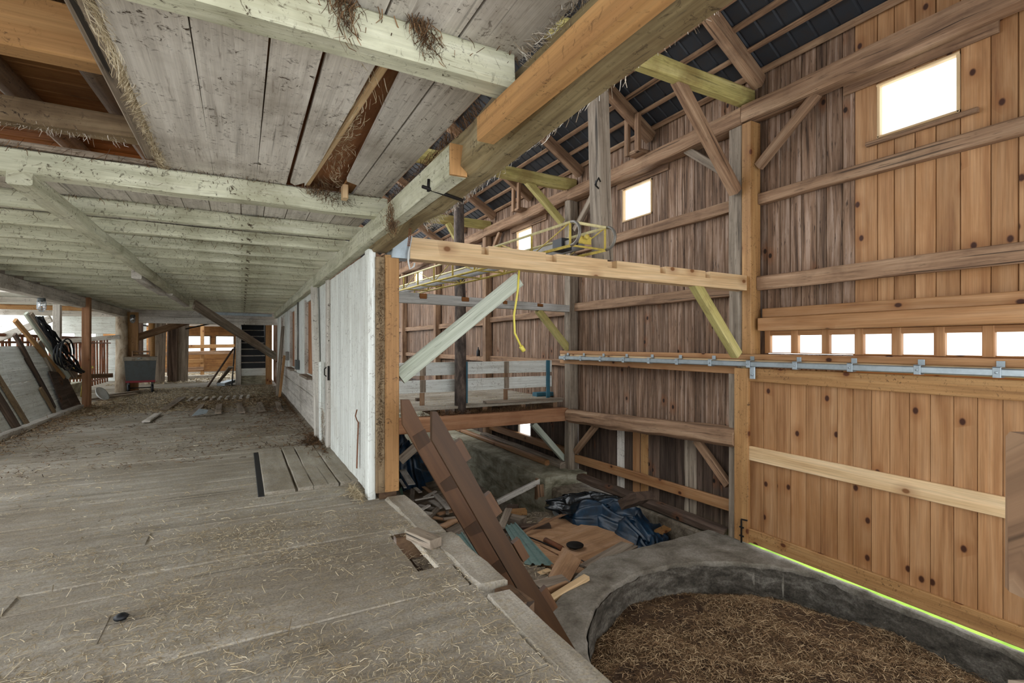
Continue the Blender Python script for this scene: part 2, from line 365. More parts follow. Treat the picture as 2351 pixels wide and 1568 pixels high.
def strands(name, base, L0, L1, wid, mat, flat=True, up=None, parent=None, label=None, cat=None, kind='stuff', seed=1, tilt=.25, hang=0., dirv=None):
    """many thin bent straws as one mesh; base: (n,3) array of places"""
    g = np.random.default_rng(seed); n = len(base); base = np.asarray(base, dtype=np.float64)
    th = g.uniform(0, 2 * np.pi, n); el = g.normal(0, tilt, n)
    d = np.stack([np.cos(th) * np.cos(el), np.sin(th) * np.cos(el), np.abs(np.sin(el)) if flat else np.sin(el)], 1)
    if dirv is not None: d = d * .6 + np.asarray(dirv)
    d[:, 2] -= hang
    d /= np.linalg.norm(d, axis=1)[:, None]
    L = g.uniform(L0, L1, n)[:, None] * g.uniform(.5, 1, n)[:, None]
    s = np.cross(d, g.normal(0, .35, (n, 3)) + np.array([0, 0, 1.0])); s /= np.linalg.norm(s, axis=1)[:, None] + 1e-9
    s *= (wid * g.uniform(.6, 1.3, n))[:, None]
    bend = g.normal(0, .14, (n, 3)) * L; bend[:, 2] = np.abs(bend[:, 2]) * (1 if flat else -1)
    p0 = base - d * L * .5; p1 = base + bend; p2 = base + d * L * .5
    if flat:
        z = base[:, 2]
        for p in (p0, p1, p2): p[:, 2] = np.maximum(p[:, 2], z)
    vs = np.stack([p0 - s, p0 + s, p1 - s, p1 + s, p2 - s * .6, p2 + s * .6], 1).reshape(-1, 3)
    i = np.arange(n)[:, None] * 6
    quads = np.concatenate([i + np.array([[0, 1, 3, 2]]), i + np.array([[2, 3, 5, 4]])], 1).reshape(-1)
    me = bpy.data.meshes.new(name); org = np.array([vs[:, 0].mean(), vs[:, 1].mean(), vs[:, 2].min()])
    me.vertices.add(len(vs)); me.vertices.foreach_set('co', (vs - org).ravel())
    me.loops.add(len(quads)); me.loops.foreach_set('vertex_index', quads)
    nf = len(quads) // 4; me.polygons.add(nf); me.polygons.foreach_set('loop_start', np.arange(nf) * 4)
    me.update(calc_edges=True); me.materials.append(M[mat])
    o = bpy.data.objects.new(name, me); COL.objects.link(o)
    pl = WLOC.get(parent.name, V((0, 0, 0))) if parent else V((0, 0, 0))
    o.location = V(org) - pl; WLOC[o.name] = V(org)
    if parent: o.parent = parent
    return tag(o, label, cat, None, kind)
def along(p0, p1, n, spread, seed):
    g = np.random.default_rng(seed); t = g.uniform(0, 1, n)[:, None]
    return np.array(p0) + (np.array(p1) - np.array(p0)) * t + g.normal(0, 1, (n, 3)) * np.array(spread)

# ------------------------------------------------------------------ right barn wall (structure)
WX = 6.40
BENT = [4.70, 8.85, 13.05, 17.25, 21.5]
holes = [(2.25, 3.0, 3.76, 4.38), (6.56, 7.33, 3.73, 4.36), (10.70, 11.49, 3.80, 4.37), (15.0, 15.75, 3.78, 4.38), (19.25, 20.35, 3.8, 4.42), (23.4, 24.2, 3.8, 4.4),
         (0.4, 4.36, 1.28, 1.60), (0.4, 4.50, -1.35, 0.98), (10.75, 11.42, -1.0, -0.55), (15.35, 15.62, .2, 1.75)]
def wall_boards(mb, y0, y1, z0, z1, wmin, wmax, face, back):
    cuts = sorted({h[0] for h in holes} | {h[1] for h in holes} | {y0, y1})
    cuts = [c for c in cuts if y0 <= c <= y1]
    for a, b in zip(cuts, cuts[1:]):
        n = max(1, round((b - a) / R.uniform(wmin, wmax)))
        ed = [a + (b - a) * i / n + (R.uniform(-.03, .03) if 0 < i < n else 0) for i in range(n + 1)]
        hs = sorted([(h[2], h[3]) for h in holes if h[0] < (a + b) / 2 < h[1]])
        for p, q in zip(ed, ed[1:]):
            z = z0; off = R.uniform(0, .008)
            for lo, hi in hs:
                if hi <= z0 or lo >= z1: continue
                if lo > z: mb.vboard('y', p, q, z, lo, face + off, back)
                z = hi
            if z < z1: mb.vboard('y', p, q, z, z1, face + off, back)
wr = empty('wall_right', (6.4, 12, -1.4), 'tall boarded barn wall of weathered upright planks along the open bay', 'wall', kind='structure')
mb = MB(); wall_boards(mb, 3.24, 26.0, -.05, 5.20, .15, .21, WX, WX + .03)
mb.build('old_boards', 'old', wr)
mb = MB(); wall_boards(mb, 4.50, 26.0, -1.36, -.05, .15, .24, WX + .002, WX + .032); mb.build('lower_boards', 'darkold', wr, 'dark mismatched lower boards')
mb = MB(); wall_boards(mb, -1.5, 3.24, 1.60, 5.20, .17, .22, WX - .006, WX + .03); mb.build('pine_boards', 'pine', wr, 'newer yellow pine boards')
for px0, a, b, mt, lb in [(0, (6.390, 7.282, -1.160)[1], (6.390, 7.494, -1.210)[1], 'white', 'whitewashed plank'), (0, (6.390, 6.869, -1.061)[1], (6.390, 7.054, -1.105)[1], 'pine', 'fresh yellow plank'), (0, (6.390, 6.658, -1.011)[1], (6.390, 6.847, -1.056)[1], 'orange', 'second fresh plank'), (0, (6.390, 5.579, -0.753)[1], (6.390, 5.829, -0.813)[1], 'grey', 'pale weathered plank'), (0, (6.390, 8.760, -0.570)[1], (6.390, 8.823, -0.580)[1], 'white', 'narrow white strip')]:
    mb = MB(); mb.vboard('y', a, b, -1.36, -.05, WX - .006, WX + .01); mb.build('patch_board', mt, wr, lb)
mb = MB(); mb.bx(WX, WX + .03, -1.5, 3.26, .97, 1.285); mb.build('pine_boards', 'pine', wr)
mb = MB()
mb.bx(WX + .035, WX + .06, -1.5, .4, -1.36, 1.6); mb.build('corner_boards', 'old', wr)

def window(i, y0, y1, z0, z1, mullions=(), mat='pineb', fr=.03):
    w = empty('window_%d' % i, (WX, (y0 + y1) / 2, z0), kind='structure')
    m = MB()
    m.bx(WX - .02, WX + .05, y0, y0 + fr, z0, z1); m.bx(WX - .02, WX + .05, y1 - fr, y1, z0, z1)
    m.bx(WX - .025, WX + .05, y0, y1, z1 - fr, z1); m.bx(WX - .02, WX + .05, y0, y1, z0, z0 + fr)
    for y in mullions: m.bx(WX - .02, WX + .045, y - .045, y + .045, z0, z1)
    m.build('window_frame', mat, w)
    g = MB(); g.bx(WX + .030, WX + .034, y0 + fr, y1 - fr, z0 + fr, z1 - fr, ch=0); g.build('pane', 'glass', w)
    return w
for i, (h, lab) in enumerate(zip(holes[:6], ['wide bright window high in the newer pine boarding', 'square bright window high in the old boards beside the hanging post',
                             'bright window half hidden behind the yellow elevator frame', 'small far window behind the log post', 'far small window seen above the elevator', 'farthest window near the end wall'])):
    w = window(i + 1, h[0], h[1], h[2], h[3]); tag(w, lab, 'window')
w = window(7, .4, 4.36, 1.285, 1.60, (), 'pine', .012)
m = MB()
mull = [3.95, 3.555, 3.175, 2.795, 2.41, 2.025, 1.64, 1.25, .85]
for y in mull: m.bx(WX - .045, WX + .02, y - .048, y + .048, 1.285, 1.59)
m.bx(WX - .045, WX + .02, 4.29, 4.37, 1.285, 1.6)
m.bx(WX - .04, WX + .02, .4, 4.37, 1.525, 1.595)
m.build('mullion', 'pine', w, 'yellow pine uprights between the panes')
tag(w, 'long low strip of bright panes above the sliding door', 'window')
w = window(8, 10.75, 11.42, -1.0, -.55, (), 'grey'); tag(w, 'small bright opening low in the wall beneath the hay deck', 'window')
w = window(9, 15.35, 15.62, .2, 1.75, (), 'pine'); tag(w, 'narrow tall bright slot with yellow jamb behind the log post', 'window')

# boards above the windows (lintels nailed on the wall)
for y0, y1, za, zb, lab in [(1.95, 3.35, 4.40, 4.58, 'dark lintel board above the wide window in the pine boarding'), (6.15, 7.45, 4.38, 4.52, 'brown lintel board above the square window beside the hanging post'),
                        (10.0, 11.75, 4.38, 4.56, 'lintel board above the window behind the elevator')]:
    timber('lintel_board', 'hewn', (WX - .02, y0, (za + zb) / 2), (WX - .02, y1, (za + zb) / 2), .03, zb - za, lab, 'board', 'lintel boards on the barn wall')
timber('window_sill_board', 'hewn', (WX - .03, 2.1, 3.72), (WX - .03, 3.1, 3.72), .05, .05, 'dark sill strip under the wide window in the pine boarding', 'board')

# ------------------------------------------------------------------ frame of the right wall
pl = ['in front of the sliding door wall, nearest length', 'between the new post and the second old post', 'from the second to the third old post', 'from the third to the fourth old post', 'far length beyond the fourth post', 'last length at the far end']
Y = [-1.5, 4.58, 8.80, 13.0, 17.2, 21.4, 26]
for i in range(6):
    z = 4.62 + R.uniform(-.02, .02)
    timber('wall_plate', 'hewn', (6.255, Y[i], z), (6.255, Y[i + 1] - .005, z), .24, .24, 'hewn wall plate under the roof edge, ' + pl[i], 'beam', 'wall plates under the roof', seg=10, jit=.012, ch=.02)
pn = ['old grey-brown wall post standing right behind the new pine post', 'old wall post where the hay deck beam ends', 'third old wall post, beyond the hay deck rail', 'fourth old wall post far down the bay', 'farthest old wall post beside the end wall']
for y, lab in zip(BENT, pn):
    timber('timber_post', 'grey' if y < 9 else 'hewn', (6.275, y, -1.36), (6.275, y, 4.52), .21, .21, lab, 'post', 'old posts of the barn wall', seg=9, jit=.006, ch=.012)
timber('pine_post', 'orange', (6.265, 4.51, 1.272), (6.265, 4.51, 4.49), .21, .145, 'new yellow pine post above the end of the door track', 'post')
# girts
for a, b, z, h, mat, lab in [
    (-1.5, 4.43, 3.43, .155, 'hewn', 'old horizontal girt under the wide window'),
    (-1.5, 4.43, 2.255, .195, 'hewn', 'thick old girt across the pine boards above the window strip'),
    (4.83, 8.74, 3.435, .17, 'hewn', 'old girt just under the square window'),
    (4.83, 8.74, 2.20, .18, 'hewn', 'old girt running behind the notched pale tie beam'),
    (8.97, 12.94, 3.45, .16, 'hewn', 'girt under the window behind the elevator'),
    (8.97, 12.94, 2.11, .15, 'hewn', 'upper girt of the bay above the hay deck'),
    (8.97, 12.94, .99, .15, 'hewn', 'lower girt just above the white deck rail'),
    (13.17, 17.14, 2.05, .17, 'hewn', 'upper girt behind the log post'),
    (13.17, 17.14, .97, .15, 'hewn', 'lower girt behind the log post'),
    (17.36, 21.39, 2.05, .17, 'hewn', 'upper girt in the far bay'), (17.36, 21.39, .97, .15, 'hewn', 'lower girt in the far bay'),
    (21.6, 26, 2.05, .17, 'hewn', 'upper girt in the last bay'), (21.6, 26, .97, .15, 'hewn', 'lower girt in the last bay'),
    (8.97, 12.94, -.98, .17, 'pine', 'yellow pine girt low on the wall under the hay deck')]:
    timber('wall_girt', mat, (6.34 if h > .16 else 6.35, a, z), (6.34 if h > .16 else 6.35, b, z), .12 if h > .16 else .10, h, lab, 'beam', 'horizontal girts of the barn wall', seg=7, jit=.007 if mat == 'hewn' else 0, ch=.014)
timber('wall_girt', 'pine', (6.32, 4.83, -.965), (6.32, 8.74, -1.05), .06, .17, 'yellow pine board low across the dark boards behind the tarp', 'board', 'horizontal girts of the barn wall')
timber('wall_beam', 'hewn', (6.20, 4.66, .075), (6.20, 8.78, -.13), .26, .27, 'thick round-edged old beam across the wall below the door track', 'beam', None, seg=12, jit=.014, ch=.06)
timber('head_board', 'pine', (6.345, -1.5, 1.845), (6.345, 4.36, 1.835), .10, .125, 'yellow pine board on top of the header above the window strip', 'board')
timber('header_beam', 'pine', (6.31, -1.5, 1.70), (6.31, 4.38, 1.68), .17, .175, 'broad yellow pine header right above the window strip', 'beam')
# wall braces
for a, b, lab, mat in [((6.27, 4.40, 3.86), (6.27, 3.60, 4.52), 'slanting brace from the new pine post up towards the wide window', 'hewn'),
                  ((6.27, 4.80, 3.83), (6.27, 5.65, 4.52), 'small brace on the wall left of the old post near the roof', 'grey'),
                  ((6.30, 8.72, -.90), (6.30, 8.02, -.24), 'short brace under the thick wall beam at the hay deck post', 'hewn'),
                  ((6.27, 4.88, -.66), (6.27, 5.46, -.10), 'brace under the thick wall beam next to the sliding door', 'hewn'),
                  ((6.27, 8.70, 3.85), (6.27, 7.98, 4.52), 'thin brace beside the hanging post near the square window', 'grey'),
                  ((6.27, 12.92, 3.85), (6.27, 12.2, 4.52), 'brace by the window behind the elevator', 'hewn')]:
    timber('knee_brace', mat, a, b, .09, .12, lab, 'brace', 'knee braces of the frame')
timber('knee_brace', 'yellowgreen', (5.429, 8.850, 2.119), (6.190, 8.850, 1.316), .12, .13, 'yellow-green brace under the far tie beam at the deck post', 'brace', 'knee braces of the frame')  # brace in the yellow-green timber tone
timber('knee_brace', 'yellowgreen', (5.20, 4.58, 2.22), (6.05, 4.58, 1.26), .12, .13, 'yellow-green brace under the right end of the notched tie beam', 'brace', 'knee braces of the frame')
timber('knee_brace', 'hewn', (4.98, 4.66, 4.86), (6.14, 4.66, 3.56), .13, .15, 'long reddish brace from the near roof tie down to the old post', 'brace', 'knee braces of the frame')
timber('knee_brace', 'yellowgreen', (5.060, 8.900, 4.912), (6.066, 8.900, 4.042), .12, .14, 'brace from the second roof tie down to the deck post', 'brace', 'knee braces of the frame')
timber('knee_brace', 'yellowgreen', (5.034, 13.000, 4.781), (5.586, 13.000, 3.882), .12, .14, 'brace from the third roof tie behind the log post', 'brace', 'knee braces of the frame')
timber('knee_brace', 'palegreen', (5.422, 9.050, -0.273), (6.237, 9.050, -1.131), .12, .12, 'grey-green brace under the hay deck beam at the wall post', 'brace', 'knee braces of the frame')

# roof ties at plate level
for y, z, w, lab in [(4.62, 4.92, .2, 'thick yellow-green roof tie nearest to us under the rafters'), (8.85, 4.88, .2, 'second yellow-green roof tie with a brace to the deck post'), (13.05, 4.88, .2, 'third roof tie crossing behind the log post')]:
    timber('roof_tie', 'yellowgreen', (1.4, y, z + .02), (6.36, y, z - .02), w, .25, lab, 'beam', 'roof ties', seg=8, jit=.012, ch=.045)

# ------------------------------------------------------------------ roof
SL = .62
rz = lambda x: 4.98 + (6.5 - x) * SL
roof = empty('roof_right', (6.5, 12, 4.9), 'dark metal roof sheets seen from below over the open bay', 'roof', kind='structure')
m = MB(); prof = []; y = -1.6
while y < 26.2:
    prof += [(y, 0), (y + .20, 0), (y + .215, .02), (y + .235, .02)]; y += .25
x0, x1 = 6.75, 2.0
up = V((SL, 0, 1)).normalized()
top = []; bot = []
for (yy, h) in prof: bot.append(V((x0, yy, rz(x0) + .17)) + up * h); top.append(V((x1, yy, rz(x1) + .17)) + up * h)
n = len(prof); vs = bot + top
for k in (0,):
    m._add(vs, [[i, i + 1, n + i + 1, n + i] for i in range(n - 1)], [[(0, prof[i][0]), (0, prof[i + 1][0]), (5, prof[i + 1][0]), (5, prof[i][0])] for i in range(n - 1)])
rs = m.build('roof_sheet', 'roofmetal', roof)
sol = rs.modifiers.new('thickness', 'SOLIDIFY'); sol.thickness = .004
rn = 0
for k in range(14):
    x = 6.34 - .30 * k
    o = timber('roof_batten', 'hewn', (x, -1.5, rz(x) + .125), (x, 26, rz(x) + .125), .075, .045, ORD[k] + ' lengthwise batten up the roof slope counted from the wall plate', 'batten', 'roof battens', up=(SL, 0, 1), seg=4, jit=.004)
ry = [-.2, 2.2, 4.45, 6.55, 8.62, 10.7, 12.75, 14.9, 17.0, 19.2, 21.3, 23.5]
for k, y in enumerate(ry):
    timber('rafter', 'hewn', (6.37, y, rz(6.37)), (2.0, y, rz(2.0)), .15, .20, ORD[k] + ' rafter counted from the near end of the roof', 'rafter', 'rafters', seg=6, jit=.008, ch=.012)
for y, lab in [(6.55, 'short pair of hangers between the second visible rafter and the plate'), (10.7, 'short hangers under the rafter above the elevator')]:
    e = MB(); x = 5.95
    e.bx(x - .05, x + .02, y - .18, y - .08, 4.70, rz(x) + .02); e.bx(x - .05, x + .02, y + .08, y + .18, 4.70, rz(x) + .02); e.bx(x - .02, 6.2, y - .15, y + .15, 4.70, 4.76)
    T(e, 'rafter_hanger', 'hewn', lab, 'post', 'rafter hangers')
timber('eave_board', 'darkold', (6.44, 2.35, 4.86), (6.44, 2.35, 5.35), .04, .25, 'short dark upright board between plate and roof at the top edge', 'board')

m = MB(); rl = lambda x: rz(1.0) - (1.0 - x) * SL
m.poly([V((1.0, -1.6, rl(1.0) + .17)), V((1.0, 7.5, rl(1.0) + .17)), V((-5.0, 7.5, rl(-5.0) + .17)), V((-5.0, -1.6, rl(-5.0) + .17))], (0, 0, .02)); m.build('roof_left_added', 'roofmetal', None, 'unseen roof slope above the loft, added to cut skylight into the bay', 'roof', None, 'structure')  # unseen slope added to hold back skylight, stopped short to let some in
m = MB(); x = -5.0
while x < 6.4:
    m.vboard('x', x, x + .19, 3.0, min(rz(max(x, 1.0)), rl(min(x, 1.0))) + .1, -1.62, -1.65); x += .19
m.build('wall_front_added', 'old', None, 'unseen gable boards behind the camera, added to darken the upper bay, open below for daylight', 'wall', None, 'structure')  # unseen boards added to shade the roof and upper wall
# end wall far away, wide opening added to let daylight flood in
m = MB()
y = 1.3
while y < 6.4: m.vboard('x', y, y + .19, 3.3 if 1.6 < y < 5.8 else -2.2, 7.6, 26.0, 26.03); y += .19
m.build('wall_back', 'old', None, 'far end wall of weathered boards with an added opening for daylight', 'wall', None, 'structure')

# ------------------------------------------------------------------ sliding door and track
d = empty('door_1', (6.13, 2.6, -1.32), 'big sliding barn door of knotty yellow pine boards with a frame', 'door', kind='structure')
m = MB(); es = [4.45, 4.25, 4.06, 3.88, 3.68, 3.5, 3.31, 3.14, 2.95, 2.77, 2.59, 2.41, 2.22, 2.04, 1.86, 1.67, 1.48, 1.3, 1.1, .9, .7, .5]
for a, b in zip(es, es[1:]): m.vboard('y', b, a, -1.27, 1.0, 6.165, 6.19, cw=.0035, cd=.016)
m.build('board_panel', 'pine', d)
rails = {}
for nm, a in dict(stile=(6.10, 6.16, 4.44, 4.66, -1.325, 1.075), top_rail=(6.115, 6.165, .45, 4.44, .90, 1.085), mid_rail=(6.12, 6.165, .45, 4.44, -.185, .01), bottom_rail=(6.115, 6.165, .45, 4.52, -1.312, -1.12)).items():
    rails[nm] = MB().bx(*a).build(nm, 'orange' if nm != 'mid_rail' else 'pineb', d)
MB().bx(6.115, 6.165, .3, .45, -1.3, 1.08).build('stile', 'orange', d)
m = MB(); m.bx(6.075, 6.098, 4.32, 4.40, .94, 1.10); m.tube([(6.08, 4.36, 1.0), (6.06, 4.36, 1.0)], .018); m.build('hanger_plate', 'galvm', rails['top_rail'])
m = MB(); m.tube([(6.085, 4.53, -1.34), (6.085, 4.53, -1.05), (6.085, 4.53, -1.02), (6.085, 4.44, -1.01)], .011); m.bx(6.075, 6.1, 4.50, 4.56, -1.14, -1.12); m.bx(6.075, 6.1, 4.50, 4.56, -1.26, -1.24); m.build('bolt', 'iron', rails['bottom_rail'], 'black iron drop bolt')

tk = empty('door_track', (6.12, 4, 1.0), 'galvanised sliding door track on a long pine board above the door', 'track')
MB().bx(6.16, 6.26, -1.5, 9.12, 1.195, 1.27).build('header_board', 'pine', tk)
MB().bx(6.165, 6.25, 4.66, 9.12, .985, 1.10).build('lower_board', 'pine', tk)
MB().bx(6.17, 6.25, -1.5, 9.12, 1.10, 1.195).build('back_board', 'pineb', tk)
tr_ = MB().beam((6.10, -1.5, 1.165), (6.10, 9.02, 1.115), .07, .075, ch=.012).build('rail', 'galv', tk)
br = [8.8, 8.23, 7.6, 6.94, 6.3, 5.68, 5.04, 4.41, 3.76, 3.12, 2.48, 1.87, 1.2, .5]
for y in br:
    z = 1.165 - .05 * (y + 1.5) / 10.52
    b = MB(); b.bx(6.055, 6.062, y - .03, y + .03, z - .045, z + .05); b.bx(6.055, 6.165, y - .03, y + .03, z + .045, z + .052); b.bx(6.148, 6.155, y - .03, y + .03, z + .045, z + .105); b.bx(6.06, 6.14, y - .03, y + .03, z - .047, z - .041)
    b.tube([(6.053, y, z), (6.045, y, z)], .012)
    b.build('bracket', 'galvm', tr_)

# ------------------------------------------------------------------ outside
m = MB(); m.grid(6.215, 8.2, -3, 6, 3, 8, lambda x, y: -1.42); m.build('lawn', 'grass', None, 'strip of bright grass showing under the sliding door', 'grass', None, 'stuff')

# ------------------------------------------------------------------ silo pit
CXY = (4.38, 2.64); RI = 1.90
def outer(a):
    c, s_ = math.cos(a), math.sin(a); r = 2.40
    q = []
    if c > 1e-6: q.append((6.20 - CXY[0]) / c)
    if s_ > 1e-6: q.append((5.13 - CXY[1]) / s_)
    deg = math.degrees(a) % 360
    if deg < 97: return max(2.0, min(q))
    if deg > 300: return max(2.0, min(q + [4.2]))
    return 2.33 + (0.17 * max(0, 1 - abs(deg - 97) / 25))
m = MB(); NA = 144; tops = []
for k in range(NA):
    a = 2 * math.pi * k / NA; c, s_ = math.cos(a), math.sin(a); ro = outer(a); j = lambda q: R.uniform(-q, q)
    ri = RI + j(.012)
    tops.append([(CXY[0] + ri * c, CXY[1] + ri * s_, -2.3), (CXY[0] + (ri + j(.01)) * c, CXY[1] + (ri + j(.01)) * s_, -1.60 + j(.03)), (CXY[0] + ri * c, CXY[1] + ri * s_, -1.375 + j(.005)), (CXY[0] + (ri + .02) * c, CXY[1] + (ri + .02) * s_, -1.358 + j(.003)),
                 (CXY[0] + (ri + (ro - ri) * .5) * c, CXY[1] + (ri + (ro - ri) * .5) * s_, -1.352 + j(.006)), (CXY[0] + (ro - .03) * c, CXY[1] + (ro - .03) * s_, -1.36 + j(.006)), (CXY[0] + ro * c, CXY[1] + ro * s_, -1.40), (CXY[0] + ro * c, CXY[1] + ro * s_, -2.3)])
vs = [(min(p[0], 6.08 if i < 4 else (6.12, 6.175, 6.20, 6.20)[i - 4]), p[1], p[2]) for r in tops for i, p in enumerate(r)]; fs = []; P = 8
for k in range(NA):
    for q in range(P):
        a, b = k * P + q, k * P + (q + 1) % P; n2 = ((k + 1) % NA) * P
        fs.append([a, b, n2 + (q + 1) % P, n2 + q])
m._add(vs, fs, [[(0, 0), (0, 1), (1, 1), (1, 0)]] * len(fs), False)
sr = m.build('silo_rim', 'concrete', None, 'curved concrete rim of the sunken silo pit in front of the sliding door', 'rim', None, 'structure')
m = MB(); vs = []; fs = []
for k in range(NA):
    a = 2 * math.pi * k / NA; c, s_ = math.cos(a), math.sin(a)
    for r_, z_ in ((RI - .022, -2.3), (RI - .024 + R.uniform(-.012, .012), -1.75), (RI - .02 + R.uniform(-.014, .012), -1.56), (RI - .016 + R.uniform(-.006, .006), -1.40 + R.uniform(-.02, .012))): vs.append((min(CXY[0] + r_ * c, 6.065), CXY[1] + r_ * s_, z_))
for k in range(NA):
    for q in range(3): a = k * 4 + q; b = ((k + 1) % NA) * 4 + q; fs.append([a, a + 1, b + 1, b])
m._add(vs, fs, [[(0, 0), (0, 1), (1, 1), (1, 0)]] * len(fs), False); m.build('inner_face', 'rimwall', sr, 'stained inner face with shade darkened into its colour')
def hz(x, y):
    r = math.hypot(x - CXY[0], y - CXY[1]) / RI; t = math.sin(x * 3.1 + 1) * math.cos(y * 2.7) * .05 + math.sin(x * 7.3 + y * 5.1) * .025
    return -1.74 + .15 * max(0, 1 - r * r) + t
m = MB(); NR = 22; vs = [(CXY[0], CXY[1], hz(*CXY))]; fs = []; uvs = []
for i in range(1, NR + 1):
    for k in range(72):
        a = 2 * math.pi * k / 72; x, y = min(6.07, CXY[0] + (RI + .02) * i / NR * math.cos(a)), CXY[1] + (RI + .02) * i / NR * math.sin(a); vs.append((x, y, hz(x, y) + R.uniform(-.012, .012)))
for k in range(72): fs.append([0, 1 + k, 1 + (k + 1) % 72])
for i in range(NR - 1):
    for k in range(72): a, b = 1 + i * 72 + k, 1 + i * 72 + (k + 1) % 72; fs.append([a, a + 72, b + 72, b])
m._add(vs, fs, [[(vs[q][0], vs[q][1]) for q in f] for f in fs], True)
hb = m.build('silo_hay', 'hayfloor', None, 'matted brown hay filling the round silo pit', 'hay', None, 'stuff')
g = np.random.default_rng(3); n = 42000; r = RI * np.sqrt(g.uniform(0, 1, n)); a = g.uniform(0, 2 * np.pi, n)
x = CXY[0] + r * np.cos(a); yv = CXY[1] + r * np.sin(a); keep = (x + yv > 3.6) & (x < 6.05) & (g.uniform(0, 1, n) < .25 + .75 * (np.sin(x * 2.3 + 1) * np.cos(yv * 2.9) > -.35)); x = x[keep]; yv = yv[keep]
z = np.array([hz(p, q) for p, q in zip(x, yv)]) + .004
strands('hay_straws', np.stack([x, yv, z], 1), .05, .16, .0022, 'hay', True, parent=hb, kind='stuff', seed=4, tilt=.18)

# ------------------------------------------------------------------ lower ground and foundations
def nz(x, y): return math.sin(x * 2.1 + y * 1.3) * .03 + math.sin(x * 5.7 - y * 4.1) * .018
def gz(x, y):
    t = min(1, max(0, (y - 7.4) / 2.6)); t = t * t * (3 - 2 * t)
    pit = 1 if math.hypot(x - CXY[0], y - CXY[1]) < 2.2 else 0
    mound = .27 * math.exp(-((x - 3.25) ** 2 + (y - 5.3) ** 2) / .55)
    return -1.82 - .42 * t + nz(x, y) - pit * .6 + mound
m = MB(); m.grid(.9, 6.42, -1.6, 26, 44, 140, gz); m.build('floor_lower', 'dirt', None, 'dusty dirt floor of the low bay', 'floor', None, 'structure')
w = MB(); w.beam((5.90, 8.46, -1.85), (5.90, 26, -1.85), 1.08, 1.14, ch=.02, seg=30, jit=.006); w.build('wall_foundation', 'mossy', None, 'low stained concrete foundation wall running under the hay deck', 'wall', None, 'structure')
w = MB(); w.beam((6.29, 4.85, -1.66), (6.29, 7.0, -1.66), .32, .42, ch=.03, seg=8, jit=.01); w.beam((5.98, 6.95, -1.70), (5.98, 8.47, -1.70), .93, .42, ch=.03, seg=4, jit=.01); w.build('wall_footing', 'dirt', None, 'dark low footing ledge along the barn wall behind the tarp', 'ledge', None, 'structure')
w = MB(); w.bx(1.0, 1.12, -1.6, 26, -2.4, -.20); w.build('wall_aisle_foundation', 'darkold', None, 'dark retaining boards under the edge of the aisle floor', 'wall', None, 'structure')
timber('sill_log', 'grey', (6.12, 8.92, -1.22), (6.12, 13, -1.22), .18, .17, 'grey sill timber lying on the concrete foundation wall', 'beam', None, seg=6, jit=.008, ch=.03)
timber('sill_log', 'pine', (5.95, 9.3, -1.22), (5.86, 15, -1.22), .12, .12, 'yellow-brown sill timber in front of the grey one on the foundation', 'beam', None, seg=5, jit=.006, ch=.03)
timber('sill_log', 'darkold', (6.24, 4.86, -1.36), (6.24, 8.6, -1.38), .2, .14, 'dark sill timber at the foot of the wall behind the tarp', 'beam', None, seg=6, jit=.01, ch=.03)

# ------------------------------------------------------------------ hay deck
dk = empty('platform_hay_deck', (3.7, 11, .02), 'raised plank hay deck at the far side of the open bay', 'platform', kind='structure')
m = MB(); y = 9.02
while y < 13.0: m.bx(1.15, 6.17, y, y + .215, .15, .20, seg=4, jit=.003, ch=.004); y += .218
m.build('deck_planks', 'floor', dk)
m = MB()
for x in (1.6, 2.5, 3.4, 4.3, 5.2, 6.0): m.bx(x - .05, x + .05, 9.06, 13, -.02, .15)
m.build('deck_joist', 'hewn', dk)
timber('deck_beam', 'reddish', (1.12, 8.93, -.075), (6.17, 8.93, -.105), .25, .27, 'heavy reddish beam carrying the front edge of the hay deck', 'beam', None, seg=6, jit=.004, ch=.012)
timber('deck_beam', 'hewn', (1.12, 13.0, -.09), (6.17, 13.0, -.09), .2, .24, 'beam carrying the far edge of the hay deck', 'beam')
timber('deck_edge_plank', 'grey', (4.3, 9.06, .235), (6.17, 9.06, .215), .16, .045, 'dark loose plank end along the deck edge near the wall post', 'plank')
gate = empty('deck_rail', (4.2, 9.42, .20), 'white two-board rail with teal stakes standing on the hay deck', 'rail')
MB().bx(1.3, 6.13, 9.40, 9.43, .79, 1.045, seg=6, jit=.004, ch=.004).build('rail_board', 'whitepaint', gate)
MB().bx(1.3, 6.13, 9.40, 9.43, .455, .70, seg=6, jit=.004, ch=.004).build('rail_board', 'whitepaint', gate)
for x in (4.02, 6.02): MB().bx(x - .045, x + .045, 9.36, 9.40, .20, 1.05).build('stake', 'teal', gate, 'teal painted stake')
for x in (3.12, 4.98): MB().bx(x - .05, x + .05, 9.433, 9.46, .20, 1.03).build('back_stake', 'hewn', gate)
for x in (3.12, 4.98):
    MB().bx(x - .06, x + .06, 9.397, 9.402, .79, 1.04, ch=.001).build('bare_patch', 'grey', gate); MB().bx(x - .06, x + .06, 9.397, 9.402, .46, .70, ch=.001).build('bare_patch', 'grey', gate)
T(MB().tube([(3.79, 9.10, .02), (3.79, 9.1, 1), (3.80, 9.12, 2.2), (3.77, 9.12, 3.3), (3.76, 9.12, 4.8)], .118, 14, r1=.10), 'log_post', 'bark', 'dark bark-covered log post standing on the deck beam', 'post')
b = MB(); b.bx((5.955, 9.900, 0.165)[0], (6.473, 9.900, 0.138)[0], 9.75, 9.95, .20, .29); T(b, 'wooden_block', 'teal', 'dark blue block lying on the hay deck near the wall post', 'block')
T(MB().bx(3.25, 3.42, 10.2, 10.3, .2, .26), 'wooden_block', 'darkold', 'small dark block on the hay deck left of the log post', 'block')
b = MB(); c = (6.24, 13.6, 1.045)
